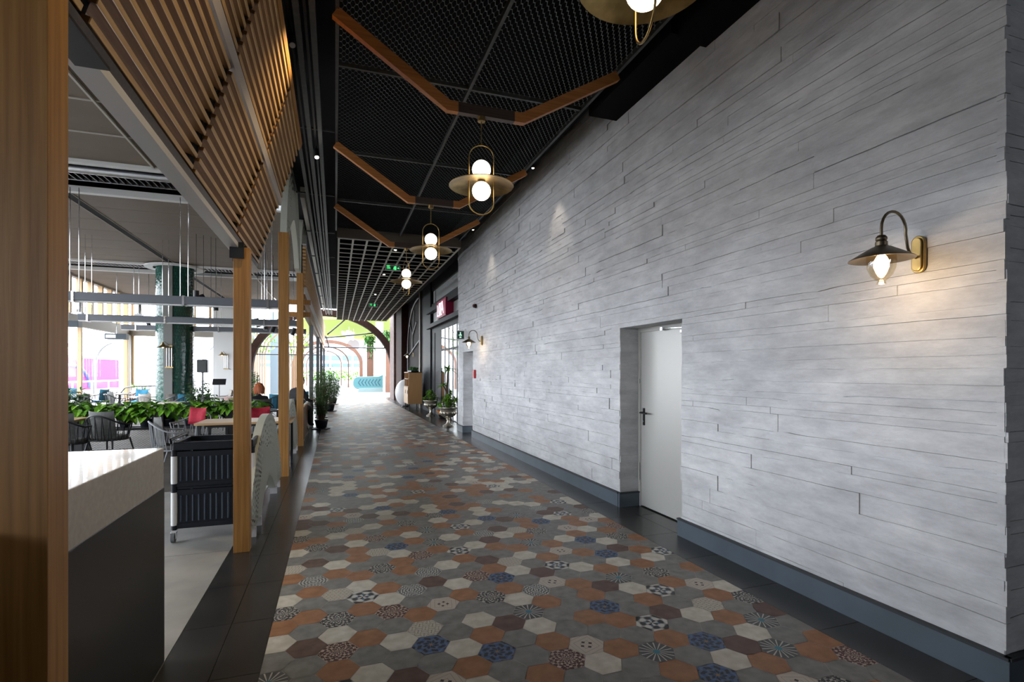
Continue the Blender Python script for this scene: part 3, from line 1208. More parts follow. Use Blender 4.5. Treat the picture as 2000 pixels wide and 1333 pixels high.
for z, l in ((2.72, 'lower short oak cross beam behind the fourth oak post'), (2.98, 'upper short oak cross beam behind the fourth oak post')):
    o = MB().prism([(-0.34, 0.10), (-0.34, 0.04), (-0.26, 0.0), (0.16, 0.0), (0.16, 0.10)], 'Y', -0.04, 0.04).build('cross_beam', oak)
    o.location = (-0.66, 11.76, z)
    tag(o, l, 'beam')


# perforated sheet: holes ring the leaf shape in concentric rows
def perforated(name, a, h, zc, col):
    m = bpy.data.materials.new(name)
    m.use_nodes = True
    N, L = nodes_of(m)
    b = N['Principled BSDF']
    b.inputs['Base Color'].default_value = (*col, 1)
    b.inputs['Roughness'].default_value = 0.5
    tc = N.new('ShaderNodeTexCoord')
    sp = N.new('ShaderNodeSeparateXYZ')
    L.new(tc.outputs['Object'], sp.inputs[0])

    def M(op, x, c=None, d=None):
        n = N.new('ShaderNodeMath')
        n.operation = op
        for i, v in enumerate((x, c, d)):
            if v is None:
                continue
            if isinstance(v, (int, float)):
                n.inputs[i].default_value = v
            else:
                L.new(v, n.inputs[i])
        return n.outputs[0]
    y = M('MULTIPLY', sp.outputs[1], 1 / a)
    z = M('MULTIPLY', M('SUBTRACT', sp.outputs[2], zc), 1 / h)
    r = M('SQRT', M('ADD', M('MULTIPLY', y, y), M('MULTIPLY', z, z)))
    th = M('ARCTAN2', z, y)
    R = M('MULTIPLY', r, 15)
    ring = M('FRACT', R)
    row = M('FLOOR', R)
    ang = M('FRACT', M('ADD', M('MULTIPLY', th, 15), M('MULTIPLY', row, 0.5)))
    dr = M('MULTIPLY', M('SUBTRACT', ring, 0.5), 0.9)
    da = M('SUBTRACT', ang, 0.5)
    hole = M('LESS_THAN', M('SQRT', M('ADD', M('MULTIPLY', dr, dr), M('MULTIPLY', da, da))), 0.27)
    inside = M('MULTIPLY', M('GREATER_THAN', r, 0.58), M('LESS_THAN', r, 0.93))
    f = M('MULTIPLY', hole, inside)
    t = N.new('ShaderNodeBsdfTransparent')
    mx = N.new('ShaderNodeMixShader')
    L.new(f, mx.inputs[0])
    L.new(b.outputs[0], mx.inputs[1])
    L.new(t.outputs[0], mx.inputs[2])
    L.new(mx.outputs[0], N['Material Output'].inputs[0])
    return m


def arch_poly(w, h, nw, nh, nb=0.0, n=18, pw=2.0, flat=0.0):
    """pointed leaf outline with an arched notch below; (y, z) list"""
    out = []
    for i in range(n + 1):
        u = -1 + 2 * i / n
        out.append((w * u, h * (1 - abs(u) ** pw) ** 0.72))
    notch = []
    for i in range(n + 1):
        u = 1 - 2 * i / n
        notch.append((nb + nw * u, nh * (1 - abs(u) ** 1.5) ** 0.8))
    return out, notch


def leaf_screen(name, label, cat, w, h, nw, nh, loc, perf, th=0.075, base=0.0):
    t = thing(name, label, cat, loc)
    out, notch = arch_poly(w, h, nw, nh)
    b = MB()
    n = len(out)
    # face sheets: strips between outline and notch/base line
    N_ = 72
    def top(u):
        return h * max(0.0, 1 - abs(u / w) ** 2.0) ** 0.72
    def bot(u):
        return nh * max(0.0, 1 - abs(u / nw) ** 1.5) ** 0.8 if abs(u) < nw else 0.0
    us = sorted(set([-w + 2 * w * i / N_ for i in range(N_ + 1)] + [-nw, nw]))
    for x, m in ((th / 2, 0), (-th / 2, 0)):
        for i in range(len(us) - 1):
            a_, c_ = us[i], us[i + 1]
            q = [(x, a_, bot(a_)), (x, c_, bot(c_)), (x, c_, top(c_)), (x, a_, top(a_))]
            b.quad(*(q if x > 0 else q[::-1]))
    b.build('perforated_sheet', perf, t)
    b = MB()
    for i in range(len(us) - 1):
        a_, c_ = us[i], us[i + 1]
        b.quad((th / 2, a_, top(a_)), (th / 2, c_, top(c_)), (-th / 2, c_, top(c_)), (-th / 2, a_, top(a_)))
        b.quad((th / 2, a_, bot(a_)), (-th / 2, a_, bot(a_)), (-th / 2, c_, bot(c_)), (th / 2, c_, bot(c_)))
    b.build('rim', screen_white, t)
    return t


perf_lo = perforated('perforated_leaf', 1.46, 1.02, 0.0, (0.40, 0.41, 0.35))
perf_hi = perforated('perforated_arch', 1.75, 1.62, 0.0, (0.50, 0.51, 0.44))
for y, l in ((6.45, 'leaf-shaped perforated pale screen nearest the camera, beside the trolley'), (9.85, 'second leaf-shaped perforated pale screen, behind the middle oak post')):
    t = leaf_screen('leaf_screen', l, 'screen', 1.42, 0.98, 0.62, 0.27, (-0.755, y, 0.09), perf_lo)
    b = MB()
    for dy in (-1.1, -0.72, 0.72, 1.1):
        b.box(-0.03, 0.05, dy - 0.02, dy + 0.02, -0.09, 0.0)
    b.build('foot', pale_metal, t)
for y, l in ((9.9, 'perforated pale arch hung high between the oak posts'), (13.2, 'second high perforated pale arch, beyond the fourth oak post')):
    leaf_screen('hanging_arch', l, 'arch panel', 1.60, 1.60, 1.18, 0.62, (-0.73, y, 3.62), perf_hi, 0.09)

# low brown panel past the second screen
t = thing('low_panel', 'low brown panel between the fourth oak post and the first grey post', 'panel', (-0.70, 13.8, 0.0))
MB().box(-0.025, 0.025, -1.6, 1.65, 0.03, 0.74).build('board', wood('panel_wood', (0.20, 0.105, 0.05), (0.15, 0.075, 0.035), 'Y'), t)
MB().box(-0.03, 0.03, -1.62, 1.67, 0.74, 0.765).build('top_edge', table_wood, t)
MB().box(-0.02, 0.02, -1.5, -1.4, 0, 0.03).box(-0.02, 0.02, 1.4, 1.5, 0, 0.03).build('foot', black_metal, t)

# ceiling rails over the screen line
for x, z, wd, l in ((-0.455, 4.60, 0.045, 'black ceiling rail nearest the slat louvre'), (-0.315, 4.60, 0.05, 'broad black ceiling rail in the middle of the three'),
                (-0.185, 4.60, 0.05, 'black ceiling rail nearest the mesh ceiling')):
    t = thing('ceiling_rail', l, 'rail', (x, 13, z))
    MB().box(-wd / 2, wd / 2, -15, 16, 0, 0.08).build('rail', track_metal, t)
    for i in range(11):
        MB().tube([(0, -13 + i * 2.8, 0.08), (0, -13 + i * 2.8, 0.40)], 0.006, 6).build('hanger_rod', black_metal, t)
for x, l in ((-0.385, 'thin lighting track left of the middle ceiling rail'), (-0.25, 'thin lighting track right of the middle ceiling rail')):
    t = thing('lighting_track', l, 'track', (x, 13, 4.66))
    MB().box(-0.012, 0.012, -14, 16, 0, 0.03).build('rail', black_metal, t)
    MB().tube([(0, -8, 0.03), (0, -8, 0.34)], 0.004, 6).tube([(0, 8, 0.03), (0, 8, 0.34)], 0.004, 6).build('hanger_rod', black_metal, t)
for i in range(9):
    o = MB().box(-0.40, 0.24, -0.012, 0.012, 0, 0.025).build('cross_rod', track_metal)
    o.location = (-0.25, 4.5 + i * 2.6, 4.69)
    tag(o, ('nearest', 'second', 'third', 'fourth', 'fifth', 'sixth', 'seventh', 'eighth', 'farthest')[i] + ' thin black cross rod lying over the ceiling rails', 'rod', 'cross rods above the ceiling rails')


def track_spot(x, y, z, label, lit, tilt=(0.3, 0.1)):
    t = thing('track_spotlight', label, 'spotlight', (x, y, z))
    d = Vector((tilt[0], tilt[1], -1)).normalized()
    MB().tube([(0, 0, 0.0), (0, 0, -0.07)], 0.008, 8).build('stem', black_metal, t)
    a = Vector((0, 0, -0.07)) - d * 0.03
    MB().tube([a, a + d * 0.14], 0.032, 16).build('housing', black_metal, t, smooth=True)
    MB().tube([a + d * 0.139, a + d * 0.143], 0.026, 16).build('lens', lit, t)


track_spot(-0.385, 5.05, 4.66, 'unlit black track spotlight beside the top of the slat louvre', steel, (0.2, -0.5))
track_spot(-0.25, 7.55, 4.66, 'glowing black track spotlight between the ceiling rails', spot_lit, (0.1, -0.5))
track_spot(-0.25, 2.4, 4.66, 'black track spotlight on the rails near the top edge', bulb, (-0.5, 0.2))
for (x, y, e, rx, ry) in ((-0.22, 7.45, 30, -0.3, 0.0), (-0.05, 2.4, 120, 0.0, 0.55), (-0.05, 4.4, 120, 0.0, 0.55)):
    ld = bpy.data.lights.new('track_beam', 'SPOT')
    ld.energy = e
    ld.spot_size = radians(75)
    ld.spot_blend = 0.9
    ld.shadow_soft_size = 0.03
    ld.color = (1, 0.78, 0.45)
    lo = bpy.data.objects.new('track_beam', ld)
    COL.objects.link(lo)
    lo.location = (x, y, 4.45)
    lo.rotation_euler = (rx, ry, 0)

# pale cornice strip beyond the arches
MB().box(-0.62, -0.54, 10.3, 29, 4.80, 5.0).build('trim_6', grid_paint)
struct(bpy.data.objects['trim_6'])

# ------------------------------------------------------------------ potted bamboo-like plants on the corridor edge


def bushy(name, label, loc, h, rad, nstem, seed, potr=0.13, poth=0.22, leafm=leaf_f, lw=0.012, ll=0.09, dens=26, group=None, saucer=True, conical=0.5):
    rr = random.Random(seed)
    t = thing(name, label, 'potted plant', loc, 0, group)
    b = MB()
    b.lathe([(potr * 0.72, 0.02), (potr * 0.78, 0.03), (potr, poth - 0.03), (potr * 1.06, poth - 0.03), (potr * 1.06, poth), (potr * 0.94, poth), (potr * 0.9, poth - 0.05)], 20, cap=False)
    b.build('pot', plastic_black, t, smooth=True)
    if saucer:
        MB().lathe([(0, 0), (potr * 1.3, 0.0), (potr * 1.45, 0.025), (potr * 1.38, 0.025), (potr * 1.2, 0.01), (0, 0.01)], 20).build('saucer', plastic_black, t, smooth=True)
    MB().lathe([(0, poth - 0.03), (potr * 0.9, poth - 0.04)], 16, cap=False).build('soil', soil, t)
    sb, lb = MB(), MB()
    for s in range(nstem):
        a = rr.uniform(0, 2 * pi)
        q = rr.uniform(0, 1) ** 0.5
        hh = h * (1 - conical * q * rr.uniform(0.5, 1.0))
        top = Vector((cos(a) * rad * q, sin(a) * rad * q, hh))
        foot = Vector((cos(a) * potr * 0.5 * q, sin(a) * potr * 0.5 * q, poth - 0.04))
        mid = foot.lerp(top, 0.5) + Vector((cos(a), sin(a), 0)) * rad * 0.12
        sb.tube([foot, mid, top], [0.006, 0.005, 0.002], 5)
        for i in range(dens):
            f = 0.18 + 0.82 * (i + rr.random()) / dens
            p = foot.lerp(mid, f * 2) if f < 0.5 else mid.lerp(top, f * 2 - 1)
            for _ in range(2):
                aa = rr.uniform(0, 2 * pi)
                d = Vector((cos(aa), sin(aa), rr.uniform(-0.1, 0.9)))
                lb.leaf(p, d, ll * rr.uniform(0.7, 1.4), lw * rr.uniform(0.8, 1.5), 0.35)
    sb.build('stem', bark, t)
    lb.build('foliage', leafm, t)
    return t


bushy('potted_shrub', 'feathery green shrub in a black pot beside the low brown panel', (-0.36, 14.9, 0), 1.62, 0.33, 34, 5, 0.17, 0.25, lw=0.018, ll=0.12)
bushy('potted_shrub', 'taller pointed feathery shrub standing behind the first one', (-0.22, 21.5, 0), 2.05, 0.42, 40, 9, 0.2, 0.28, lw=0.024, ll=0.15, dens=22, conical=0.7)
bushy('potted_shrub', 'wispy shrub among the grey posts, left of the feathery pair', (-0.45, 18.6, 0), 1.95, 0.25, 14, 12, 0.15, 0.22, lw=0.018, ll=0.14, conical=0.4)
bushy('potted_shrub', 'farthest feathery shrub, just before the bright open end', (-0.12, 26.0, 0), 1.75, 0.35, 24, 15, 0.2, 0.28, lw=0.03, ll=0.17, dens=16, conical=0.6)

# ------------------------------------------------------------------ host counter
t = thing('host_counter', 'white stone topped counter with black base behind the left post', 'counter', (-1.2, 1.6, 0))
MB().prism([(-0.42, -2.2), (0.345, -2.2), (0.345, 1.55), (-0.32, 1.55), (-0.42, 1.45)], 'Z', 0.94, 1.15).build('stone_top', stone_white, t, bevel=0.003)
MB().box(-0.40, 0.335, -2.2, 1.60, 0.0, 0.935).build('base', counter_black, t, bevel=0.003)

# ------------------------------------------------------------------ ribbed service trolley
t = thing('service_trolley', 'black ribbed plastic service trolley with white corner strips', 'trolley', (-1.03, 5.62, 0))
X0, X1, Y0, Y1 = -0.36, 0.28, -0.2, 0.32
b = MB()
b.box(X0, X1, Y0, Y1, 0.83, 0.86)
b.box(X0 - .01, X1 + .01, Y0 - .01, Y0 + .02, 0.83, 0.905).box(X0 - .01, X1 + .01, Y1 - .02, Y1 + .01, 0.83, 0.905)
b.box(X0 - .01, X0 + .02, Y0, Y1, 0.83, 0.905).box(X1 - .02, X1 + .01, Y0, Y1, 0.83, 0.905)
b.build('top_tray', plastic_black, t, bevel=0.008)
b = MB()
for z0, z1 in ((0.50, 0.82), (0.13, 0.47)):
    b.box(X0 + .03, X1 - .03, Y0, Y0 + 0.012, z0, z1)
    b.box(X0 + .03, X1 - .03, Y1 - 0.012, Y1, z0, z1)
    b.box(X0, X0 + .012, Y0 + .03, Y1 - .03, z0, z1)
    b.box(X1 - .012, X1, Y0 + .03, Y1 - .03, z0, z1)
    b.box(X0 + .02, X1 - .02, Y0 - .008, Y0 + 0.008, z1 - .035, z1)
    b.box(X0 + .02, X1 - .02, Y0 - .008, Y0 + 0.008, z0, z0 + .035)
b.build('side_panel', plastic_black, t)
for z0, z1 in ((0.55, 0.77), (0.18, 0.42)):
    for i in range(12):
        x = X0 + 0.055 + i * 0.048
        MB().tube([(x, Y0 - 0.001, z0), (x, Y0 - 0.001, z1)], 0.009, 10).build('rib', mat('trolley_rib', (0.03, 0.05, 0.08), 0.3), t, smooth=True)
b = MB()
b.box(X0, X1, Y0, Y1, 0.475, 0.495).box(X0, X1, Y0, Y1, 0.115, 0.135)
b.build('shelf', plastic_black, t)
for (x, y) in ((X0, Y0), (X1, Y0), (X0, Y1), (X1, Y1)):
    MB().tube([(x, y, 0.11), (x, y, 0.84)], 0.024, 12).build('corner_post', plastic_black, t, smooth=True)
    MB().tube([(x, y, 0.53), (x, y, 0.78)], 0.0265, 12).tube([(x, y, 0.15), (x, y, 0.45)], 0.0265, 12).build('white_strip', plastic_white, t, smooth=True)
    c = MB()
    c.box(x - .022, x + .022, y - .03, y + .02, 0.085, 0.11)
    c.box(x - .022, x - .018, y - .04, y + .01, 0.035, 0.09)
    c.box(x + .018, x + .022, y - .04, y + .01, 0.035, 0.09)
    cc = c.build('castor', chrome, t)
    MB().tube([(x - .014, y - .02, 0.045), (x + .014, y - .02, 0.045)], 0.045, 20).build('wheel', rubber, cc, smooth=True)
b = MB()
b.tube([(X0 - .02, Y0 - 0.02, 0.90), (X0 - .03, Y0 - .0, 0.93), (X0 - .03, Y1, 0.93), (X0 - .02, Y1, 0.90)], 0.014, 8)
b.build('handle', plastic_black, t, smooth=True)


# ------------------------------------------------------------------ rope armchairs and tables
def at_ground(px, d):
    """point on the floor under picture column px at depth d"""
    a = (px - 1000) / FPX * d
    return (a * cos(YAW) + d * sin(YAW), -a * sin(YAW) + d * cos(YAW))


def rope_chair(label, frame_m, cushion_m, loc, rz, seatm=None, group=None, pw=0.22, ph=0.42, pz=0.46, pm=None):
    t = thing('rope_armchair', label, 'chair', loc, rz, group)
    for sx in (-1, 1):
        for sy in (-1, 1):
            MB().tube([(sx * 0.20, sy * 0.19, 0.41), (sx * 0.27, sy * 0.27, 0.0)], [0.015, 0.010], 8).build('leg', frame_m, t, smooth=True)
    b = MB()
    ring = lambda r, z, a0, a1, n, dz=0.0: [(r * sin(a0 + (a1 - a0) * i / n), -r * cos(a0 + (a1 - a0) * i / n), z + dz * cos((a0 + (a1 - a0) * i / n)) ** 2 * (1 if cos(a0 + (a1 - a0) * i / n) > 0 else 0)) for i in range(n + 1)]
    b.tube(ring(0.27, 0.40, 0, 2 * pi, 24)[:-1], 0.012, 6, closed=True)
    top = ring(0.31, 0.66, -2.1, 2.1, 24, 0.16)
    b.tube(top, 0.013, 8)
    b.tube([top[0], (0.24 * sin(-2.1), -0.24 * cos(-2.1), 0.41)], 0.011, 6)
    b.tube([top[-1], (0.24 * sin(2.1), -0.24 * cos(2.1), 0.41)], 0.011, 6)
    b.build('frame', frame_m, t, smooth=True)
    b = MB()
    for i in range(0, 24):
        a = -2.1 + 4.2 * (i + 0.5) / 24
        j = min(24, max(0, i + (1 if i % 2 else 0)))
        p = top[j]
        b.tube([(0.265 * sin(a), -0.265 * cos(a), 0.40), p], 0.006, 5)
    b.build('rope_back', frame_m if frame_m is not rope_grey else rope_grey, t)
    b = MB()
    b.lathe([(0.0, 0.405), (0.24, 0.405), (0.255, 0.43), (0.24, 0.465), (0.0, 0.475)], 24)
    b.build('seat_cushion', seatm or cushion_m, t, smooth=True)
    b = MB()
    # puffy back cushion, leaning on the rope back
    n, m_ = 10, 8
    base = len(b.v)
    for side in (0, 1):
        for i in range(n + 1):
            for j in range(m_ + 1):
                u, v = -1 + 2 * i / n, j / m_
                th_ = 0.075 * (1 - u ** 4) * (1 - (2 * v - 1) ** 4)
                ybase = -0.215 + 0.07 * u * u - 0.05 * (v - 0.4)
                b.v.append((pw * u, ybase + (th_ if side else -th_ * 0.25), pz + ph * v + 0.02 * u * u))
    k = (n + 1) * (m_ + 1)
    for side in (0, 1):
        for i in range(n):
            for j in range(m_):
                a = base + side * k + i * (m_ + 1) + j
                q = (a, a + m_ + 1, a + m_ + 2, a + 1)
                b.f.append(q if side else q[::-1])
                b.mi.append(0)
    b.build('back_cushion', pm or cushion_m, t, smooth=True)
    return t


def table(name, label, loc, sx, sy, h, top_m, group=None, rz=0, th=0.035):
    t = thing(name, label, 'table', loc, rz, group)
    MB().box(-sx / 2, sx / 2, -sy / 2, sy / 2, h - th, h).build('tabletop', top_m, t, bevel=0.004)
    if sx > 1.0:
        for (x, y) in ((-1, -1), (1, -1), (-1, 1), (1, 1)):
            MB().box(x * (sx / 2 - .06) - .02, x * (sx / 2 - .06) + .02, y * (sy / 2 - .06) - .02, y * (sy / 2 - .06) + .02, 0, h - th).build('leg', dark_frame, t)
        MB().box(-sx / 2 + .06, sx / 2 - .06, -0.03, 0.03, h - th - 0.06, h - th).build('rail', dark_frame, t)
    else:
        MB().tube([(0, 0, 0.01), (0, 0, h - th)], 0.03, 12).build('pedestal', dark_frame, t, smooth=True)
        MB().lathe([(0, 0), (0.24, 0), (0.24, 0.012), (0.03, 0.03)], 20, cap=False).build('foot', dark_frame, t, smooth=True)
    return t


chD = rope_chair('dark rope armchair with grey cushion, nearest the left edge behind the counter', dark_frame, grey_fabric, (-4.10, 10.15, 0), radians(-12))
copy_thing(chD, (-3.66, 10.55, 0), radians(-20), 'dark rope armchair with grey cushion, right of the one at the left edge')
rope_chair('pale grey rope armchair with grey cushion, left end of the oak table', rope_grey, grey_fabric, (-2.30, 8.95, 0), radians(-70))
x, y = at_ground(372, 9.0)
chR = rope_chair('rope armchair with a crimson cushion, behind the oak table', rope_grey, grey_fabric, (x, y, 0), radians(150), pw=0.17, ph=0.30, pz=0.60, pm=red_fabric)
x, y = at_ground(508, 9.1)
copy_thing(chR, (x, y, 0), radians(190), 'rope armchair with crimson cushion seen past the tall oak post')
table('dining_table', 'oak topped dining table with black legs behind the trolley', (-1.32, 9.15, 0), 1.35, 0.8, 0.78, table_wood)
o = table('dining_table', 'oak topped table between the two dark armchairs and the planter', (-4.75, 10.7, 0), 1.3, 0.7, 0.75, table_wood)

# ------------------------------------------------------------------ planter rack of leafy pots
t = thing('planter_rack', 'long black metal rack with mesh front carrying leafy pot plants', 'rack', (-3.2, 11.55, 0))
PX0, PX1 = -2.6, 2.25
b = MB()
for z in (0.05, 0.47, 0.74):
    b.box(PX0, PX1, -0.16, -0.12, z, z + 0.035)
    b.box(PX0, PX1, 0.12, 0.16, z, z + 0.035)
b.build('rail', black_metal, t)
MB().box(PX0, PX1, -0.16, 0.16, 0.455, 0.47).build('shelf', black_metal, t)
for x in (PX0, -1.35, -0.08, 1.15, PX1 - 0.18):
    c = MB().box(x, x + 0.045, -0.165, 0.165, 0, 0.78).box(x + .14, x + .18, -0.165, 0.165, 0, 0.78)
    c.box(x + .045, x + .14, -0.150, -0.145, 0.02, 0.76)
    c.build('upright', black_metal, t)
b = MB()
expanded_mesh(b, lambda u, v, w_: (PX0 + u, -0.135 - w_ * 0.4, 0.085 + v), int((PX1 - PX0) / 0.028), 22, 0.0173, 0.028, t=0.004, lean=0.004)
b.build('mesh_front', black_metal, t)


def pothos(seed):
    rr = random.Random(seed)
    t = thing('leafy_pot_plant', '', 'potted plant', (0, 0, 0))
    b = MB()
    b.lathe([(0.085, 0.0), (0.115, 0.15), (0.122, 0.15), (0.122, 0.175), (0.11, 0.175), (0.105, 0.14), (0, 0.14)], 18)
    b.build('pot', plastic_black, t, smooth=True)
    lb, sb = MB(), MB()
    for i in range(70):
        a = rr.uniform(0, 2 * pi)
        r = rr.uniform(0.03, 0.24)
        h = 0.20 + rr.uniform(0.02, 0.36) * (1 - 0.4 * r / 0.24)
        p = Vector((cos(a) * r * 0.9, sin(a) * r * 0.6, h))
        sb.tube([(cos(a) * 0.03, sin(a) * 0.03, 0.14), p], 0.003, 4)
        d = Vector((cos(a), sin(a) * 0.8, rr.uniform(-0.25, 0.35)))
        lb.leaf(p, d, rr.uniform(0.15, 0.25), rr.uniform(0.10, 0.15), 0.45, fold=0.15)
    sb.build('stem', leaf_d, t)
    lb.build('foliage', leaf_g, t)
    return t


ORD = ['first', 'second', 'third', 'fourth', 'fifth', 'sixth', 'seventh', 'eighth', 'ninth', 'tenth', 'eleventh', 'twelfth', 'thirteenth', 'fourteenth']
kinds = [pothos(3), pothos(8), pothos(14)]
pxs = [-5.55 + i * 0.36 for i in range(12)]
for i, x in enumerate(pxs):
    src = kinds[i % 3]
    lab = ORD[i] + ' leafy green pot plant from the left in the close row on the black rack'
    if i < 3:
        src.location = (x, 11.55, 0.475)
        src['label'] = lab
        src['group'] = 'leafy pot plants along the rack'
    else:
        copy_thing(src, (x + rnd.uniform(-.03, .03), 11.55, 0.475), rnd.uniform(-0.6, 0.6), lab, 'leafy pot plants along the rack')

# ------------------------------------------------------------------ seating further back, placed on the ground
protos = {}
far = [(148, 21.5, 'blue', 'blue cushioned armchair farthest left behind the plants', 0.3),
       (196, 19.5, 'blue', 'blue cushioned armchair right of the grey one at far left', 1.2),
       (172, 15.5, 'grey', 'grey armchair in front of the blue ones at far left', -0.4),
       (211, 21.5, 'taupe', 'taupe armchair behind the second blue armchair', 2.6),
       (228, 17.2, 'grey', 'grey armchair below the middle of the window railing', -0.9),
       (252, 21.0, 'pink', 'pale pink armchair left of the teal one by the window', 2.2),
       (272, 19.3, 'blue', 'teal armchair just left of the green column', 2.9),
       (292, 15.6, 'taupe', 'taupe armchair in front of the teal one by the column', -0.5),
       (330, 15.6, 'taupe', 'pale taupe armchair in front of the green column', 0.9),
       (360, 15.4, 'blue', 'deep blue armchair at the right foot of the green column', 0.5),
       (410, 15.4, 'grey', 'dark grey armchair below the loudspeaker', -0.7),
       (440, 18.6, 'taupe', 'taupe armchair before the white wall', 1.9),
       (452, 13.9, 'pink', 'peach coloured armchair half hidden by the tall oak post', 0.4),
       (540, 15.5, 'blue', 'blue armchair between the oak posts, nearer one', 0.2),
       (590, 17.5, 'blue', 'blue armchair between the fourth oak post and first grey post', 0.0)]
cm = {'blue': blue_fabric, 'grey': grey_fabric, 'taupe': beige_fabric, 'pink': pink_fabric}
for (px, d, c, l, rz) in far:
    x, y = at_ground(px, d)
    if c not in protos:
        protos[c] = rope_chair(l, dark_frame if c != 'taupe' else rope_grey, cm[c], (x, y, 0), rz)
    else:
        copy_thing(protos[c], (x, y, 0), rz, l)
tb = None
for (px, d, l) in ((160, 18.5, 'small pale table between the left blue armchairs'), (233, 19.5, 'small pale table beside the pink armchair'), (283, 17.4, 'small pale table before the teal armchair'),
                   (338, 14.0, 'small pale table at the foot of the green column'), (437, 16.9, 'small pale table between the dark grey and taupe armchairs'),
                   (565, 16.3, 'small pale table between the two rightmost blue armchairs')):
    x, y = at_ground(px, d)
    if tb is None:
        tb = table('cafe_table', l, (x, y, 0), 0.7, 0.7, 0.72, mat('pale_tabletop', (0.62, 0.52, 0.45), 0.35), rz=0.3)
    else:
        copy_thing(tb, (x, y, 0), rnd.uniform(0, 1.5), l)

# ------------------------------------------------------------------ people seated beyond the planter
def person(label, loc, rz, hair_m, hat=False, lean=0.1, hair='bob', scale=1.0):
    t = thing('person', label, 'person', loc, rz)
    me = bpy.data.meshes.new('body')
    # seated, facing +Y; joints: pelvis, spine, chest, neck, legs, arms
    V = [(0, 0, .50), (0, -.02 + lean * .3, .68), (0, lean * .8, .88), (0, lean * 1.1, .99), (0, lean * 1.3, 1.05),
         (.10, .10, .50), (.13, .45, .50), (.13, .47, .08), (.13, .60, .05), (-.10, .10, .50), (-.13, .45, .50), (-.13, .47, .08), (-.13, .60, .05),
         (.17, lean * .9, .93), (.24, lean + .02, .72), (.16, lean + .25, .66), (.12, lean + .33, .68),
         (-.17, lean * .9, .93), (-.24, lean + .02, .72), (-.16, lean + .25, .66), (-.12, lean + .33, .68)]
    E = [(0, 1), (1, 2), (2, 3), (3, 4), (0, 5), (5, 6), (6, 7), (7, 8), (0, 9), (9, 10), (10, 11), (11, 12),
         (2, 13), (13, 14), (14, 15), (15, 16), (2, 17), (17, 18), (18, 19), (19, 20)]
    R = [.15, .14, .15, .06, .05, .10, .075, .05, .04, .10, .075, .05, .04, .065, .048, .035, .03, .065, .048, .035, .03]
    me.from_pydata(V, E, [])
    o = bpy.data.objects.new('body', me)
    COL.objects.link(o)
    o.parent = t
    sk = o.modifiers.new('skin', 'SKIN')
    me.skin_vertices if me.skin_vertices else None
    if not me.skin_vertices:
        bpy.context.view_layer.objects.active = o
        bpy.ops.mesh.customdata_skin_add()
    for i, r in enumerate(R):
        me.skin_vertices[0].data[i].radius = (r, r * (0.72 if i in (0, 1, 2) else 1))
    me.skin_vertices[0].data[0].use_root = True
    ss = o.modifiers.new('sub', 'SUBSURF')
    ss.levels = 2
    ss.render_levels = 2
    me.materials.append(cloth_black)
    hx, hy, hz = 0, lean * 1.4, 1.17
    b = MB()
    b.ball((hx, hy, hz), 0.098, 20, rx=0.82, ry=0.95, rz=1.2)
    b.ball((hx, hy + 0.098, hz - 0.01), 0.018, 8, rz=1.6)          # nose
    for s in (-1, 1):
        b.ball((hx + s * 0.082, hy, hz - 0.005), 0.022, 8, rx=0.4, rz=1.4)      # ears
        b.tube([(hx + s * .12, lean + .33, .68), (hx + s * .10, lean + .40, .68)], [0.03, 0.025], 8)
        for q in range(4):
            b.tube([(s * (.085 + q * .017), lean + .40, .685), (s * (.085 + q * .016), lean + .455 - abs(q - 1.5) * .008, .675)], [0.009, 0.007], 6)
        b.tube([(s * .075, lean + .37, .685), (s * .055, lean + .41, .68)], [0.010, 0.008], 6)
    b.build('skin', skin, t, smooth=True)
    b = MB()
    for s in (-1, 1):
        b.ball((hx + s * 0.033, hy + 0.084, hz + 0.012), 0.010, 8)
    b.build('eyes', black, t, smooth=True)
    b = MB()
    rr = random.Random(4)
    if hair == 'bob':
        b.ball((hx, hy - 0.018, hz + 0.02), 0.118, 20, rx=0.95, ry=0.98, rz=1.12)
        for i in range(70):
            a = rr.uniform(-2.5, 2.5)
            p0 = Vector((hx + 0.07 * sin(a), hy - 0.02 - 0.07 * cos(a), hz + 0.12))
            p1 = Vector((hx + 0.118 * sin(a), hy - 0.02 - 0.118 * cos(a), hz + 0.0))
            p2 = Vector((hx + 0.112 * sin(a), hy - 0.02 - 0.112 * cos(a), hz - 0.12 + rr.uniform(-.02, .02)))
            b.tube([p0, p1, p2], [0.012, 0.014, 0.006], 5)
    else:
        b.ball((hx, hy - 0.02, hz + 0.03), 0.106, 18, rx=0.88, ry=0.98, rz=1.05)
    b.build('hair', hair_m, t, smooth=True)
    if hat:
        b = MB()
        b.lathe([(0.0, 0.13), (0.08, 0.125), (0.105, 0.10), (0.108, 0.03), (0.175, 0.02), (0.178, 0.012), (0.10, 0.01)], 24, (hx, hy, hz + 0.05), cap=False)
        b.build('hat', cloth_black, t, smooth=True)
    t.scale = (scale, scale, scale)
    return t


x, y = at_ground(508, 12.6)
person('person with copper bobbed hair in black, seated with back turned beyond the plants', (x, y, -0.03), 0.5, hair_red, False, 0.06)
x, y = at_ground(480, 13.5)
person('person in a dark brimmed hat facing left of the copper haired one', (x, y, 0.04), -0.9, cloth_black, True, 0.02, 'short')
x, y = at_ground(570, 12.9)
person('person in black leaning forward between the third and fourth oak posts', (x, y, 0.12), -0.7, cloth_black, False, 0.22, 'short', 1.02)
for (px, d, rz, l) in ((508, 12.6, 0.5, 'grey armchair holding the copper haired person'), (480, 13.5, -0.9, 'grey armchair holding the person in a hat'), (570, 12.9, -0.7, 'grey armchair holding the person leaning forward')):
    x, y = at_ground(px, d)
    copy_thing(protos['grey'], (x - 0.03 * sin(rz), y - 0.0, 0), rz, l)

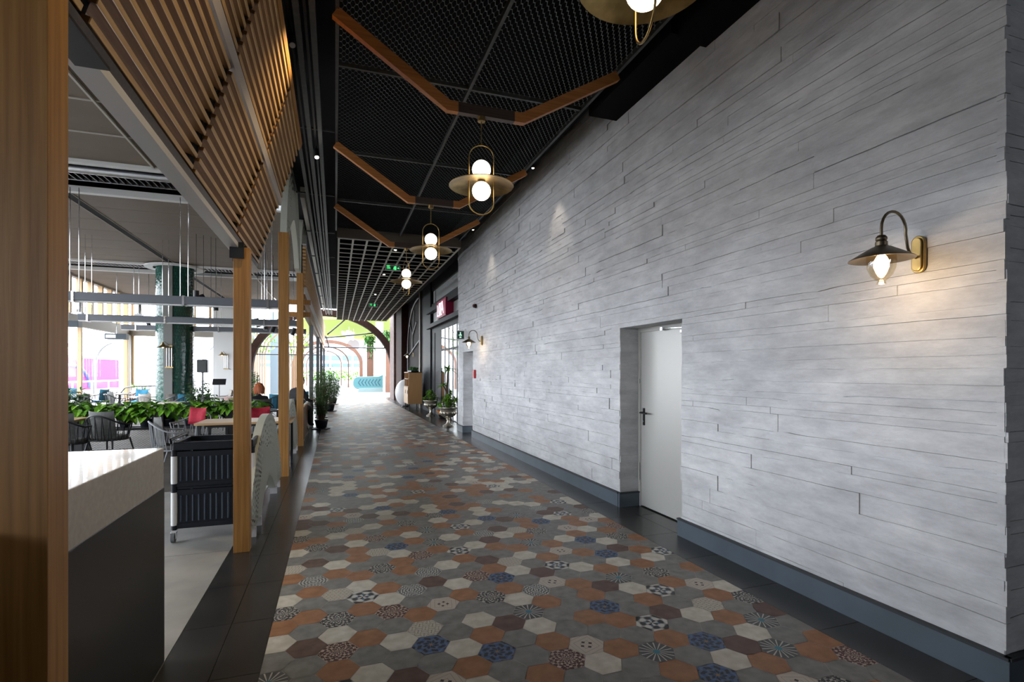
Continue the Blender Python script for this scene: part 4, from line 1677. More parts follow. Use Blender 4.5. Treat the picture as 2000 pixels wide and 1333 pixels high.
# ------------------------------------------------------------------ green tiled column
gt = bpy.data.materials.new('green_glazed_tiles')
gt.use_nodes = True
N, L = nodes_of(gt)
bs = N['Principled BSDF']
bs.inputs['Roughness'].default_value = 0.12
bk = N.new('ShaderNodeTexBrick')
bk.inputs['Color1'].default_value = (0.008, 0.07, 0.05, 1)
bk.inputs['Color2'].default_value = (0.014, 0.105, 0.075, 1)
bk.inputs['Mortar'].default_value = (0.01, 0.03, 0.025, 1)
bk.inputs['Scale'].default_value = 1.0
bk.inputs['Mortar Size'].default_value = 0.006
bk.inputs['Brick Width'].default_value = 0.075
bk.inputs['Row Height'].default_value = 0.11
uvn = N.new('ShaderNodeUVMap')
L.new(uvn.outputs[0], bk.inputs[0])
L.new(bk.outputs['Color'], bs.inputs['Base Color'])
nz = N.new('ShaderNodeTexNoise')
nz.inputs['Scale'].default_value = 9
L.new(uvn.outputs[0], nz.inputs[0])
bp = N.new('ShaderNodeBump')
bp.inputs['Strength'].default_value = 0.35
bp.inputs['Distance'].default_value = 0.03
L.new(nz.outputs['Fac'], bp.inputs['Height'])
b2 = N.new('ShaderNodeBump')
b2.inputs['Strength'].default_value = 0.6
b2.inputs['Distance'].default_value = 0.01
L.new(bk.outputs['Fac'], b2.inputs['Height'])
b2.invert = True
L.new(bp.outputs[0], b2.inputs['Normal'])
L.new(b2.outputs[0], bs.inputs['Normal'])
COLX, COLY = -5.10, 20.0
col_t = thing('tiled_column', 'thick round column clad in glossy green tiles with a grey strip', 'column', (-5.10, 20.0, 0))
n = 64
v, f, uvs = [], [], []
for i in range(n + 1):
    a = 2 * pi * i / n
    v += [(0.55 * cos(a), 0.55 * sin(a), 0), (0.55 * cos(a), 0.55 * sin(a), 5.1)]
for i in range(n):
    f.append((2 * i, 2 * i + 2, 2 * i + 3, 2 * i + 1))
    u0, u1 = 0.55 * 2 * pi * i / n, 0.55 * 2 * pi * (i + 1) / n
    uvs += [(u0, 0), (u1, 0), (u1, 5.1), (u0, 5.1)]
me = bpy.data.meshes.new('shaft')
me.from_pydata(v, [], f)
me.materials.append(gt)
ul = me.uv_layers.new(name='UVMap')
for i, u in enumerate(uvs):
    ul.data[i].uv = u
me.polygons.foreach_set('use_smooth', [True] * len(me.polygons))
o = bpy.data.objects.new('shaft', me)
COL.objects.link(o)
o.parent = col_t
# flat grey pilaster towards the camera
R = Matrix.Rotation(math.atan2(5.10, 20.0) - 0.35, 3, 'Z')
MB().box(-0.13, 0.13, -0.585, -0.40, 0, 5.1, R=R).build('grey_strip', mat('column_grey', (0.15, 0.15, 0.14), 0.7), col_t)
MB().lathe([(0.62, 0.0), (0.86, 0.0), (0.86, 0.05), (0.62, 0.05)], 48, (0, 0, 5.02), cap=False).build('ceiling_ring', white_wall, col_t)


def twin_sconce(label, loc, k=1.0):
    t = thing('rise_fall_lamp', label, 'wall lamp', loc)
    b = MB()
    b.lathe([(0.012, 0.17), (0.03, 0.15), (0.05, 0.09), (0.11, 0.03), (0.17, 0.0), (0.165, -0.004), (0.10, 0.02), (0.04, 0.08)], 24, (-0.12, -0.16, 0), cap=False)
    b.build('shade', brass, t, smooth=True)
    MB().ball((-0.12, -0.16, 0.01), 0.03, 12).build('bulb', bulb, t, smooth=True)
    b = MB()
    for x in (-0.05, 0.02, 0.09):
        b.tube([(x, -0.02, 0.05), (x, -0.02, -0.62)], 0.009, 8)
    b.tube([(-0.12, -0.16, 0.16), (-0.09, -0.10, 0.2), (0.02, -0.02, 0.08)], 0.008, 6)
    b.build('rod', chrome, t, smooth=True)
    MB().box(-0.09, 0.13, -0.04, 0.0, -0.66, -0.62).box(-0.07, 0.11, -0.03, 0.0, 0.04, 0.07).build('bracket', brass, t)
    return t


twin_sconce('brass adjustable lamp on the grey strip of the green column', (-5.13, 19.41, 2.34))
twin_sconce('brass adjustable lamp on the white wall beyond the loudspeaker', (-5.02, 27.92, 2.35))

# loudspeaker on a stand, music stand
t = thing('loudspeaker', 'grey loudspeaker on a thin pole right of the green column', 'speaker', (-4.05, 18.9, 0))
MB().box(-0.15, 0.15, -0.14, 0.14, 1.53, 1.95).build('cabinet', plastic_black, t, bevel=0.03)
MB().box(-0.13, 0.13, -0.146, -0.138, 1.55, 1.93).build('grille', mat('speaker_grille', (0.05, 0.055, 0.055), 0.6), t)
MB().tube([(0, 0, 0.1), (0, 0, 1.53)], 0.017, 8).build('pole', black_metal, t)
for a in (0.3, 2.4, 4.5):
    MB().tube([(0, 0, 0.55), (0.42 * cos(a), 0.42 * sin(a), 0.0)], 0.012, 6).build('leg', black_metal, t)
t = thing('music_stand', 'slim dark music stand in front of the white wall', 'stand', (-4.45, 23.5, 0))
MB().tube([(0, 0, 0.05), (0, 0, 1.05)], 0.012, 8).build('pole', black_metal, t)
MB().box(-0.24, 0.24, -0.01, 0.01, -0.14, 0.14, R=Matrix.Rotation(-0.6, 3, 'X'), o=(0, 0, 1.15)).build('desk', black_metal, t)
for a in (0.3, 2.4, 4.5):
    MB().tube([(0, 0, 0.3), (0.3 * cos(a), 0.3 * sin(a), 0.0)], 0.01, 6).build('leg', black_metal, t)
x, y = at_ground(392, 14.2)
bushy('potted_shrub', 'bushy shrub at the right foot of the green column', (x, y, 0), 1.45, 0.42, 22, 31, 0.2, 0.35, leaf_d, 0.05, 0.15, 12)
x, y = at_ground(276, 22.5)
bushy('potted_shrub', 'thin bright shrub before the window left of the column', (x, y, 0), 1.55, 0.35, 9, 33, 0.18, 0.3, leaf_g, 0.05, 0.16, 10)
x, y = at_ground(136, 13.5)
bushy('potted_shrub', 'large dark leaved plant half hidden behind the left post', (x, y, 0), 1.35, 0.4, 18, 35, 0.2, 0.35, leaf_d, 0.06, 0.26, 9)
x, y = at_ground(492, 17.0)
bushy('potted_shrub', 'round bright shrub beyond the person in a hat', (x, y, 0), 1.75, 0.25, 26, 37, 0.2, 0.35, leaf_g, 0.035, 0.09, 22, conical=0.3)

# ------------------------------------------------------------------ restaurant ceiling
cp = mat('ceiling_board', (0.15, 0.118, 0.088), 0.75, var=0.06, scale=1.5, bump=0.02)
b = MB()
ys = [-7]
for y in (1.6, 3.0, 4.4, 5.7, 7.0, 8.1, 9.2, 10.4):
    ys.append(y)
for a, c in zip(ys[:-1], ys[1:]):
    for x0, x1 in ((-9, -5.14), (-4.94, -3.0), (-2.96, -0.95)):
        b.box(x0, x1, a + 0.006, c - 0.006, 5.10, 5.14)
y = 12.25
while y < 28:
    ye = min(y + 1.08, 19.6 if y < 19.6 else 28.2)
    if 19.5 < y < 21.2:
        y = 21.4
        continue
    for x0, x1 in ((-9, -5.14), (-4.94, -2.84), (-2.76, -0.95)):
        b.box(x0, x1, y + 0.006, ye - 0.006, 5.10, 5.14)
    y = ye
struct(b.build('ceiling_restaurant', cp))
MB().box(-9.2, -0.95, -7, 28.4, 5.3, 5.45).build('ceiling_void', black)
struct(bpy.data.objects['ceiling_void'])
b = MB()
for y in (1.6, 3.0, 4.4, 5.7, 7.0, 8.1, 9.2):
    b.box(-9, -0.95, y - 0.012, y + 0.012, 5.085, 5.11)
b.box(-2.99, -2.96, -7, 10.4, 5.07, 5.11)
b.box(-2.82, -2.78, 12.3, 28, 5.07, 5.11)
struct(b.build('trim_7', mat('pale_strip', (0.45, 0.42, 0.37), 0.6)))
b = MB()
for y0, y1 in ((10.40, 10.52), (12.1, 12.24), (19.6, 19.72), (21.22, 21.36)):
    b.box(-9, -0.95, y0, y1, 5.04, 5.16)
struct(b.build('trim_8', white_wall))
# dark recess grilles across the room and black slot along it
for (y0, y1, x1, l) in ((10.85, 11.75, -1.0, 'black louvred ceiling grille in the nearer recess'), (20.1, 20.9, -1.0, 'black louvred ceiling grille in the recess by the green column')):
    t = thing('ceiling_grille', l, 'grille', (-5, (y0 + y1) / 2, 5.16))
    b = MB()
    x = -9
    while x < x1:
        b.box(x + 5, x + 5 + 0.02, -(y1 - y0) / 2, (y1 - y0) / 2, 0, 0.08)
        x += 0.11
    b.build('blade', steel if y0 > 19 else black_metal, t)
    MB().box(-4, x1 + 5, -(y1 - y0) / 2 - .03, -(y1 - y0) / 2, -0.0, 0.09).box(-4, x1 + 5, (y1 - y0) / 2, (y1 - y0) / 2 + .03, -0.0, 0.09).build('frame', steel, t)
t = thing('air_duct', 'round silvery duct lying in the nearer ceiling recess', 'duct', (-4.3, 10.72, 5.03))
MB().tube([(-3.5, 0, 0), (1.75, 0, 0)], 0.07, 16).build('pipe', steel, t, smooth=True)
MB().tube([(1.75, 0, 0), (1.85, 0, 0)], 0.085, 16).build('end_cap', black_metal, t, smooth=True)
MB().box(0.2, 0.24, -0.1, 0.1, 0.06, 0.12).build('bracket', black_metal, t)
t = thing('track_slot', 'black slot running along the brown ceiling past the green column', 'track', (-5.04, 14, 5.09))
MB().box(-0.085, 0.085, -21, 5.4, 0.0, 0.06).build('slot', black, t)
MB().box(-0.095, -0.085, -21, 5.4, -0.006, 0.06).box(0.085, 0.095, -21, 5.4, -0.006, 0.06).build('edge', mat('slot_edge', (0.4, 0.38, 0.33), 0.6), t)
t = thing('track_slot', 'black slot in the brown ceiling beyond the green column', 'track', (-5.04, 24, 5.09))
MB().box(-0.085, 0.085, -2.5, 3.9, 0.0, 0.06).build('slot', black, t)
MB().box(-0.095, -0.085, -2.5, 3.9, -0.006, 0.06).box(0.085, 0.095, -2.5, 3.9, -0.006, 0.06).build('edge', mat('slot_edge', (0.4, 0.38, 0.33), 0.6), t)


# pendant spots: clusters of black cylinders on thin cables
def can_pendant(x, y, z, label, tilt, group):
    t = thing('can_pendant', label, 'pendant lamp', (x, y, z), 0, group)
    MB().tube([(0, 0, 0.1), (0, 0, 5.08 - z)], 0.006, 6).build('cable', black_metal, t)
    Rm = Matrix.Rotation(tilt, 3, 'Y')
    b = MB()
    b.tube([tuple(Rm @ Vector((0, 0, 0.13))), tuple(Rm @ Vector((0, 0, -0.12)))], 0.065, 16)
    b.build('housing', black_metal, t, smooth=True)


for i, (dx, y, z, tl) in enumerate(((0, 15.0, 3.50, 0.0), (0.14, 15.1, 3.42, -0.45), (0.29, 15.2, 3.36, 0.1), (0.38, 15.3, 3.29, 0.0))):
    can_pendant(-3.36 + dx, y, z, ORD[i] + ' black can pendant from the left, hung right of the green column', tl, 'can pendants right of the green column')
for i in range(5):
    can_pendant(-6.35 + i * 0.2, 21.7 + i * 0.5, 3.25, ORD[i] + ' black can pendant from the left, hung left of the green column', 0.3 * (i % 3 - 1), 'can pendants left of the green column')
for i in range(6):
    can_pendant(-2.1 + i * 0.16, 16.2 + i * 0.4, 2.95 - 0.04 * (i % 3), ORD[i] + ' black can pendant from the left, hung between the tall oak posts', 0.3 * (i % 3 - 1), 'can pendants between the oak posts')


# suspended grey lighting beams across the room
def hung_beam(x0, x1, y, z, label, rods, h=0.16, bright=True):
    t = thing('hung_beam', label, 'hanging beam', ((x0 + x1) / 2, y, z))
    cx = (x0 + x1) / 2
    MB().box(x0 - cx, x1 - cx, -0.09, 0.09, 0, h).build('tray', mat('tray_grey', (0.13, 0.14, 0.16), 0.45, 0.3), t, bevel=0.006)
    MB().box(x0 - cx, x1 - cx, -0.05, 0.05, -0.03, -0.001).build('cable_strip', plastic_white, t)
    b = MB()
    for x in rods:
        for dx in (-0.07, 0.07):
            b.tube([(x - cx + dx, 0, h), (x - cx + dx, 0, 5.09 - z)], 0.008, 6)
    b.build('suspension_rod', chrome, t)
    b = MB()
    for x in rods:
        b.box(x - cx - .02, x - cx + .02, -0.1, 0.1, -0.035, h + 0.01)
    b.build('clamp', chrome, t)


hung_beam(-7.4, -1.15, 12.0, 2.92, 'nearest grey steel beam hung across the dining room', (-4.72, -2.9, -1.35))
hung_beam(-6.2, -1.05, 16.0, 2.88, 'second grey steel beam hung across the dining room', (-6.0, -4.3, -1.9), 0.15)
hung_beam(-6.6, -1.0, 20.0, 2.95, 'farthest grey steel beam hung behind the second one', (-6.2, -3.8, -1.5), 0.15)
b = MB()
t = thing('steel_pipe', 'bent silvery pipe between the two nearer steel beams', 'pipe', (-5.6, 16.4, 3.2))
b.tube([(-0.75, 0, -0.1), (-0.75, 0, 0.28), (-0.68, 0, 0.34), (0.5, 0, 0.34), (0.58, 0, 0.28), (0.58, 0, -0.1)], 0.05, 12)
b.build('pipe', chrome, t, smooth=True)
MB().box(-0.83, -0.67, -0.08, 0.08, -0.14, -0.08).box(0.50, 0.66, -0.08, 0.08, -0.14, -0.08).build('collar', steel, t)
for (px, y, z, l) in ((132, 20.5, 3.02, 'dark projector box at the left above the windows'), (227, 22.0, 2.72, 'dark projector box hung below the farthest steel beam')):
    a = (px - 655) / 1058.0
    x = a * (y * .945) / (1 - a * .331)
    t = thing('projector', l, 'projector', (x, y, z))
    MB().box(-0.32, 0.32, -0.15, 0.15, 0, 0.2).build('case', mat('projector_case', (0.05, 0.07, 0.09), 0.5), t, bevel=0.01)
    MB().box(-0.28, 0.02, -0.155, -0.15, 0.04, 0.16).build('label_plate', plastic_white, t)
    MB().tube([(0, 0, 0.2), (0, 0, 5.09 - z)], 0.012, 6).build('rod', chrome, t)

# ------------------------------------------------------------------ window walls
WXL = -9.0
b = MB()
b.box(WXL - 0.15, WXL + 0.05, 1.0, 28.2, 3.24, 3.66)
b.box(WXL - 0.15, WXL + 0.05, -7, 28.2, 5.02, 5.3)
b.box(WXL - 0.15, WXL + 0.05, -7, 1.0, 0, 5.3)
b.box(WXL - 0.15, WXL + 0.05, 1.0, 28.2, -0.3, 0.06)
b.box(WXL - 0.15, -5.55, 28.0, 28.2, 3.22, 3.62)
b.box(WXL - 0.15, -4.6, 28.0, 28.2, 4.95, 5.3)
b.box(WXL - 0.15, -5.55, 28.0, 28.2, -0.3, 0.06)
struct(b.build('wall_left', taupe))
MB().box(-5.55, -4.65, 27.95, 28.25, 0, 5.3).box(WXL - .15, WXL + .12, 27.85, 28.2, 0, 3.24).build('wall_back', white_wall)
struct(bpy.data.objects['wall_back'])
wi = 0
y = 1.0
while y < 27.9:
    wi += 1
    fr = MB()
    fr.box(WXL - 0.05, WXL + 0.07, y, y + 0.12, 0.06, 3.24).build('window_%d' % wi, win_wood)
    fo = struct(bpy.data.objects['window_%d' % wi])
    MB().box(WXL - 0.012, WXL - 0.004, y + 0.12, min(y + 4.44, 28.0), 0.06, 3.24).build('pane', glass, fo)
    y += 4.44
y = 1.0
while y < 27.9:
    wi += 1
    fr = MB()
    fr.box(WXL - 0.08, WXL + 0.09, y, y + 0.14, 3.66, 5.02).build('window_%d' % wi, win_wood)
    fo = struct(bpy.data.objects['window_%d' % wi])
    MB().box(WXL - 0.012, WXL - 0.004, y + 0.14, min(y + 0.888, 28.0), 3.66, 5.02).build('pane', glass, fo)
    y += 0.888
for x in (-8.9, -7.55, -6.4, -5.75):
    wi += 1
    MB().box(x, x + 0.1, 28.02, 28.16, 3.62, 4.95).build('window_%d' % wi, win_wood)
    fo = struct(bpy.data.objects['window_%d' % wi])
    MB().box(x + .1, min(x + 1.25, -5.55), 28.08, 28.09, 3.62, 4.95).build('pane', glass, fo)
wi += 1
MB().box(-8.88, -8.80, 28.02, 28.16, 0.06, 3.22).box(-6.6, -6.5, 28.02, 28.16, 0.06, 3.22).build('window_%d' % wi, win_wood)
fo = struct(bpy.data.objects['window_%d' % wi])
MB().box(-8.8, -5.56, 28.08, 28.09, 0.06, 3.22).build('pane', glass, fo)
# curved handrail before the windows
t = thing('handrail', 'curved grey handrail before the left windows', 'rail', (-7.6, 26.5, 0))
b = MB()
b.tube([(-1.2, 0, 0.0), (-1.2, 0, 0.62), (-1.05, 0, 0.85), (-0.8, 0, 0.92), (1.0, 0, 0.95), (1.25, 0, 0.85), (1.35, 0, 0.62), (1.35, 0, 0.0)], 0.03, 10)
b.build('rail', grey_paint, t, smooth=True)
for x in (-0.4, 0.5):
    MB().tube([(x, 0, 0), (x, 0, 0.92)], 0.02, 8).build('upright', grey_paint, t)

# enclosure behind the camera; its unseen openings are added for fill light
MB().box(-9.2, 6.6, -7.2, -7, 0, 2.0).box(-9.2, 6.6, -7.2, -7, 3.3, 5.3).box(-9.2, -8.8, -7.2, -7, 2.0, 3.3).box(-4.6, 4.4, -7.2, -7, 2.0, 3.3).box(5.9, 6.6, -7.2, -7, 2.0, 3.3).build('wall_behind', mat('wall_dim', (0.25, 0.24, 0.23), 0.8))
struct(bpy.data.objects['wall_behind'])
MB().box(6.4, 6.6, -7, 1.9, 0, 5.3).build('wall_side', mat('wall_dim', (0.25, 0.24, 0.23), 0.8))
struct(bpy.data.objects['wall_side'])

# ================================================================== RIGHT SIDE beyond the plaster wall: shop front
SX = 3.5
MB().box(SX + 0.9, SX + 1.0, 13.3, 29.5, 0, 5.3).build('wall_shop_back', shop_dark)
struct(bpy.data.objects['wall_shop_back'])
b = MB()
b.box(SX, SX + 0.12, 13.38, 19.6, 4.62, 5.0).box(SX, SX + 0.1, 13.38, 19.6, 3.96, 4.14)
b.box(SX - 0.16, SX + 0.1, 13.38, 20.0, 3.78, 3.95)
b.box(SX - 0.16, SX + 0.1, 13.38, 20.0, 3.20, 3.34)
b.box(SX, SX + 0.1, 13.38, 19.6, 3.02, 3.20)
b.box(SX, SX + 0.1, 17.75, 19.62, 0, 3.02)
b.box(SX - 0.02, SX + 0.1, 18.9, 18.98, 0, 3.0)
b.build('trim_9', shop_dark)
struct(bpy.data.objects['trim_9'])
b = MB()
b.box(SX + 0.05, SX + 0.1, 13.38, 19.5, 3.34, 3.78)
b.box(SX + 0.05, SX + 0.1, 13.38, 19.5, 3.95, 4.62)
b.box(SX + 0.02, SX + 0.06, 19.0, 19.2, 4.16, 4.6)
b.build('wall_shop_fascia', shop_pale)
struct(bpy.data.objects['wall_shop_fascia'])
MB().box(SX - 0.05, SX + 0.6, 19.62, 21.4, 0, 5.0).build('wall_shop_pier', shop_dark)
struct(bpy.data.objects['wall_shop_pier'])
# glazing strips
for i in range(7):
    wi += 1
    y = 13.45 + i * 0.61
    MB().box(SX - 0.01, SX + 0.03, y, y + 0.03, 0.02, 3.02).build('window_%d' % wi, steel)
    fo = struct(bpy.data.objects['window_%d' % wi])
    MB().box(SX + 0.01, SX + 0.02, y + 0.03, y + 0.61, 0.02, 3.02).build('pane', mirror_m, fo)
MB().box(SX - 0.02, SX + 0.01, 13.45, 17.75, 2.28, 2.33).build('trim_10', shop_dark)
struct(bpy.data.objects['trim_10'])

# shop sign box with letters
t = thing('shop_sign', 'crimson lit box sign reading LOCA on the shop front', 'sign', (SX + 0.04, 16.68, 3.35))
MB().box(-0.25, 0, -0.73, 0.73, 0.0, 0.58).build('box', sign_red, t, bevel=0.005)
MB().box(-0.256, -0.25, -0.70, 0.70, 0.03, 0.55).build('face', sign_face, t)
b = MB()
lx = -0.262


def stroke(pts, w_=0.045):
    for a, c in zip(pts[:-1], pts[1:]):
        b.beam((lx, a[0], a[1]), (lx, c[0], c[1]), 0.012, w_, up=(0, -(c[1] - a[1]), c[0] - a[0]) if abs(c[1] - a[1]) > 1e-6 or True else (0, 0, 1))


# letters run from far (+Y, left in the picture) to near
stroke([(0.60, 0.46), (0.60, 0.09), (0.42, 0.09)])
stroke([(0.36, 0.30), (0.30, 0.47), (0.18, 0.47), (0.12, 0.30), (0.18, 0.08), (0.30, 0.08), (0.36, 0.30)])
stroke([(-0.10, 0.45), (0.02, 0.47), (0.08, 0.28), (0.02, 0.09), (-0.12, 0.09)])
stroke([(-0.02, 0.10), (-0.22, 0.50), (-0.40, 0.10)])
stroke([(-0.12, 0.24), (-0.34, 0.24)])
b.build('lettering', sign_letter, t)

# urns with shrubs at the shop front
def urn(label, loc, k, plantf):
    t = thing('urn_planter', label, 'urn', loc)
    fl = lambda a, r, z: r * (1 + (0.05 * cos(14 * a) if 0.26 < z / k < 0.40 else 0))
    prof = [(0.0, 0), (0.15, 0), (0.155, 0.03), (0.12, 0.05), (0.07, 0.08), (0.04, 0.12), (0.035, 0.19), (0.06, 0.21), (0.05, 0.23), (0.12, 0.27),
            (0.20, 0.33), (0.235, 0.39), (0.235, 0.42), (0.215, 0.44), (0.225, 0.50), (0.27, 0.54), (0.27, 0.555), (0.24, 0.555), (0.20, 0.50), (0.0, 0.49)]
    MB().lathe([(r * k, z * k) for r, z in prof], 56, fl=fl, cap=False).build('urn', silver, t, smooth=True)
    plantf(t, k)
    return t


def topiary(t, k, trunk=False, seed=3):
    rr = random.Random(seed)
    lb, sb = MB(), MB()
    for i in range(26):
        a = rr.uniform(0, 2 * pi)
        r = rr.uniform(0.02, 0.30)
        c = Vector((cos(a) * r, sin(a) * r, 0.56 + rr.uniform(0.02, 0.34) * (1 - 0.3 * r / 0.3))) * k
        sb.tube([(0, 0, 0.5 * k), c], 0.006, 5)
        for j in range(26):
            d = Vector((rr.uniform(-1, 1), rr.uniform(-1, 1), rr.uniform(-0.4, 1)))
            lb.leaf(c, d, rr.uniform(0.07, 0.13) * k, 0.028 * k, 0.2)
    sb.build('stem', bark, t)
    lb.build('foliage', leaf_g, t)
    if trunk:
        tb_, cb = MB(), MB()
        tb_.tube([(0, 0.1, 0.5), (-0.01, 0.1, 1.1), (0.02, 0.12, 1.6)], [0.035, 0.03, 0.022], 8)
        tb_.tube([(-0.01, 0.1, 0.95), (-0.12, 0.05, 1.15)], [0.02, 0.015], 6)
        for (p, n_, L_) in (((0.02, 0.12, 1.62), 44, 0.34), ((-0.13, 0.05, 1.17), 26, 0.26), ((-0.05, -0.1, 0.78), 18, 0.30)):
            for j in range(n_):
                a = rr.uniform(0, 2 * pi)
                cb.leaf(p, (cos(a), sin(a), rr.uniform(-0.1, 1.3)), L_ * rr.uniform(0.7, 1.1), 0.045, 0.45)
        tb_.build('trunk', bark, t, smooth=True)
        cb.build('crown', leaf_g, t)


urn('large silvery urn with shrub and palm-like stem beside the wall end', (3.02, 14.3, 0), 1.0, lambda t, k: topiary(t, k, True, 3))
urn('smaller silvery urn with clipped shrub by the black shop pier', (3.18, 18.0, 0), 1.0, lambda t, k: topiary(t, k, False, 7))
t = thing('terracotta_pot', 'low orange terracotta pot on a black base behind the smaller urn', 'pot', (3.42, 17.1, 0))
MB().lathe([(0.0, 0), (0.12, 0), (0.17, 0.12), (0.0, 0.12)], 20).build('base', black_metal, t, smooth=True)
MB().lathe([(0.0, 0.12), (0.13, 0.12), (0.22, 0.26), (0.2, 0.27), (0.0, 0.2)], 20).build('bowl', terracotta, t, smooth=True)

# oak cabinet on black legs
t = thing('host_cabinet', 'tall oak cabinet on black legs standing in the corridor at the right', 'cabinet', (2.74, 20.6, 0))
cab_w = wood('cabinet_oak', (0.48, 0.27, 0.12), (0.38, 0.20, 0.08), 'Z')
b = MB()
b.box(0.02, 0.55, 0, 0.03, 0.30, 1.55).box(0.02, 0.55, 1.25, 1.28, 0.30, 1.55).box(0.0, 0.55, 0, 1.28, 1.52, 1.55).box(0.0, 0.55, 0, 1.28, 0.27, 0.30)
b.box(0.52, 0.55, 0.03, 1.25, 0.30, 1.52)
b.box(0.0, 0.52, 0.03, 1.25, 1.26, 1.28).box(0.0, 0.52, 0.03, 1.25, 0.95, 0.97).box(0.0, 0.52, 0.62, 0.65, 0.97, 1.26)
b.build('carcass', cab_w, t)
for y0, y1 in ((0.03, 0.635), (0.645, 1.25)):
    d_ = MB().box(-0.015, 0.005, y0, y1, 0.31, 0.94).build('door', table_wood, t)
    MB().box(-0.03, -0.015, y0 + .05, y0 + .07, 0.68, 0.82).build('handle', black_metal, d_)
for x in (0.03, 0.50):
    for y in (0.03, 1.22):
        MB().box(x, x + 0.03, y, y + 0.03, 0, 0.27).build('leg', black_metal, t)
t = thing('trough_planter', 'black trough of grassy green plants on top of the oak cabinet', 'potted plant', (3.02, 21.2, 1.55))
MB().box(-0.15, 0.15, -0.5, 0.5, 0, 0.06).build('trough', plastic_black, t)
b = MB()
rr = random.Random(2)
for i in range(260):
    p = (rr.uniform(-.13, .13), rr.uniform(-.48, .48), 0.05)
    b.leaf(p, (rr.uniform(-.5, .5), rr.uniform(-.5, .5), 1), rr.uniform(0.12, 0.24), 0.02, 0.2)
b.build('foliage', leaf_d, t)
t = thing('globe_ornament', 'large white ball standing behind the oak cabinet', 'ball', (2.98, 23.3, 0))
MB().ball((0, 0, 0.62), 0.46, 32, rz=1.3).build('ball', plastic_white, t, smooth=True)
MB().lathe([(0.0, 0), (0.2, 0), (0.15, 0.05), (0.0, 0.06)], 20).build('foot', black_metal, t, smooth=True)

# dark arch window, stone piers further on
MB().box(SX - 0.02, SX + 0.3, 21.4, 28.8, 0, 5.0).build('wall_arcade', mat('arcade_dark', (0.014, 0.011, 0.010), 0.7, spec=0.1))
struct(bpy.data.objects['wall_arcade'])
t = thing('arched_grille', 'tall dark arched metal tracery with branching bars beyond the oak cabinet', 'arch window', (SX - 0.06, 24.0, 0))
pts = [(0, 2.0, 0.3), (0, 2.0, 2.6)]
for i in range(1, 13):
    a = i / 12
    pts.append((0, 2.0 - 3.6 * a ** 1.9, 2.6 + 2.2 * sin(a * pi / 2)))
b = MB().tube(pts, 0.035, 8)
b.tube([(0, 2.0, 2.3), (0, -1.9, 2.95)], 0.03, 8)
b.tube([(0, 0.4, 2.5), (0, 0.3, 3.3), (0, 1.3, 3.9)], 0.03, 8).tube([(0, 0.3, 3.3), (0, -0.9, 3.8)], 0.03, 8).tube([(0, 0.2, 3.4), (0, -0.2, 4.4)], 0.025, 8)
b.build('tracery', mat('tracery_grey', (0.16, 0.17, 0.18), 0.4, 0.5), t, smooth=True)
MB().box(-0.02, 0.02, -2.0, -1.75, 0, 5.0).build('pale_stile', taupe, t)
s2 = sconce(24.0, 2.35, 'glowing bronze wall lamp in the dark arch above the oak cabinet', 3)
s2.location.x = SX - 0.06
MB().box(SX - 0.35, SX + 0.3, 26.2, 28.8, 0, 5.0).build('wall_pier_dark', mat('pier_brown', (0.03, 0.014, 0.010), 0.7, var=0.2, spec=0.1))
struct(bpy.data.objects['wall_pier_dark'])
MB().box(SX - 0.45, SX + 0.3, 28.8, 31.0, 0, 5.3).build('wall_pier_stone', brick_m)
struct(bpy.data.objects['wall_pier_stone'])

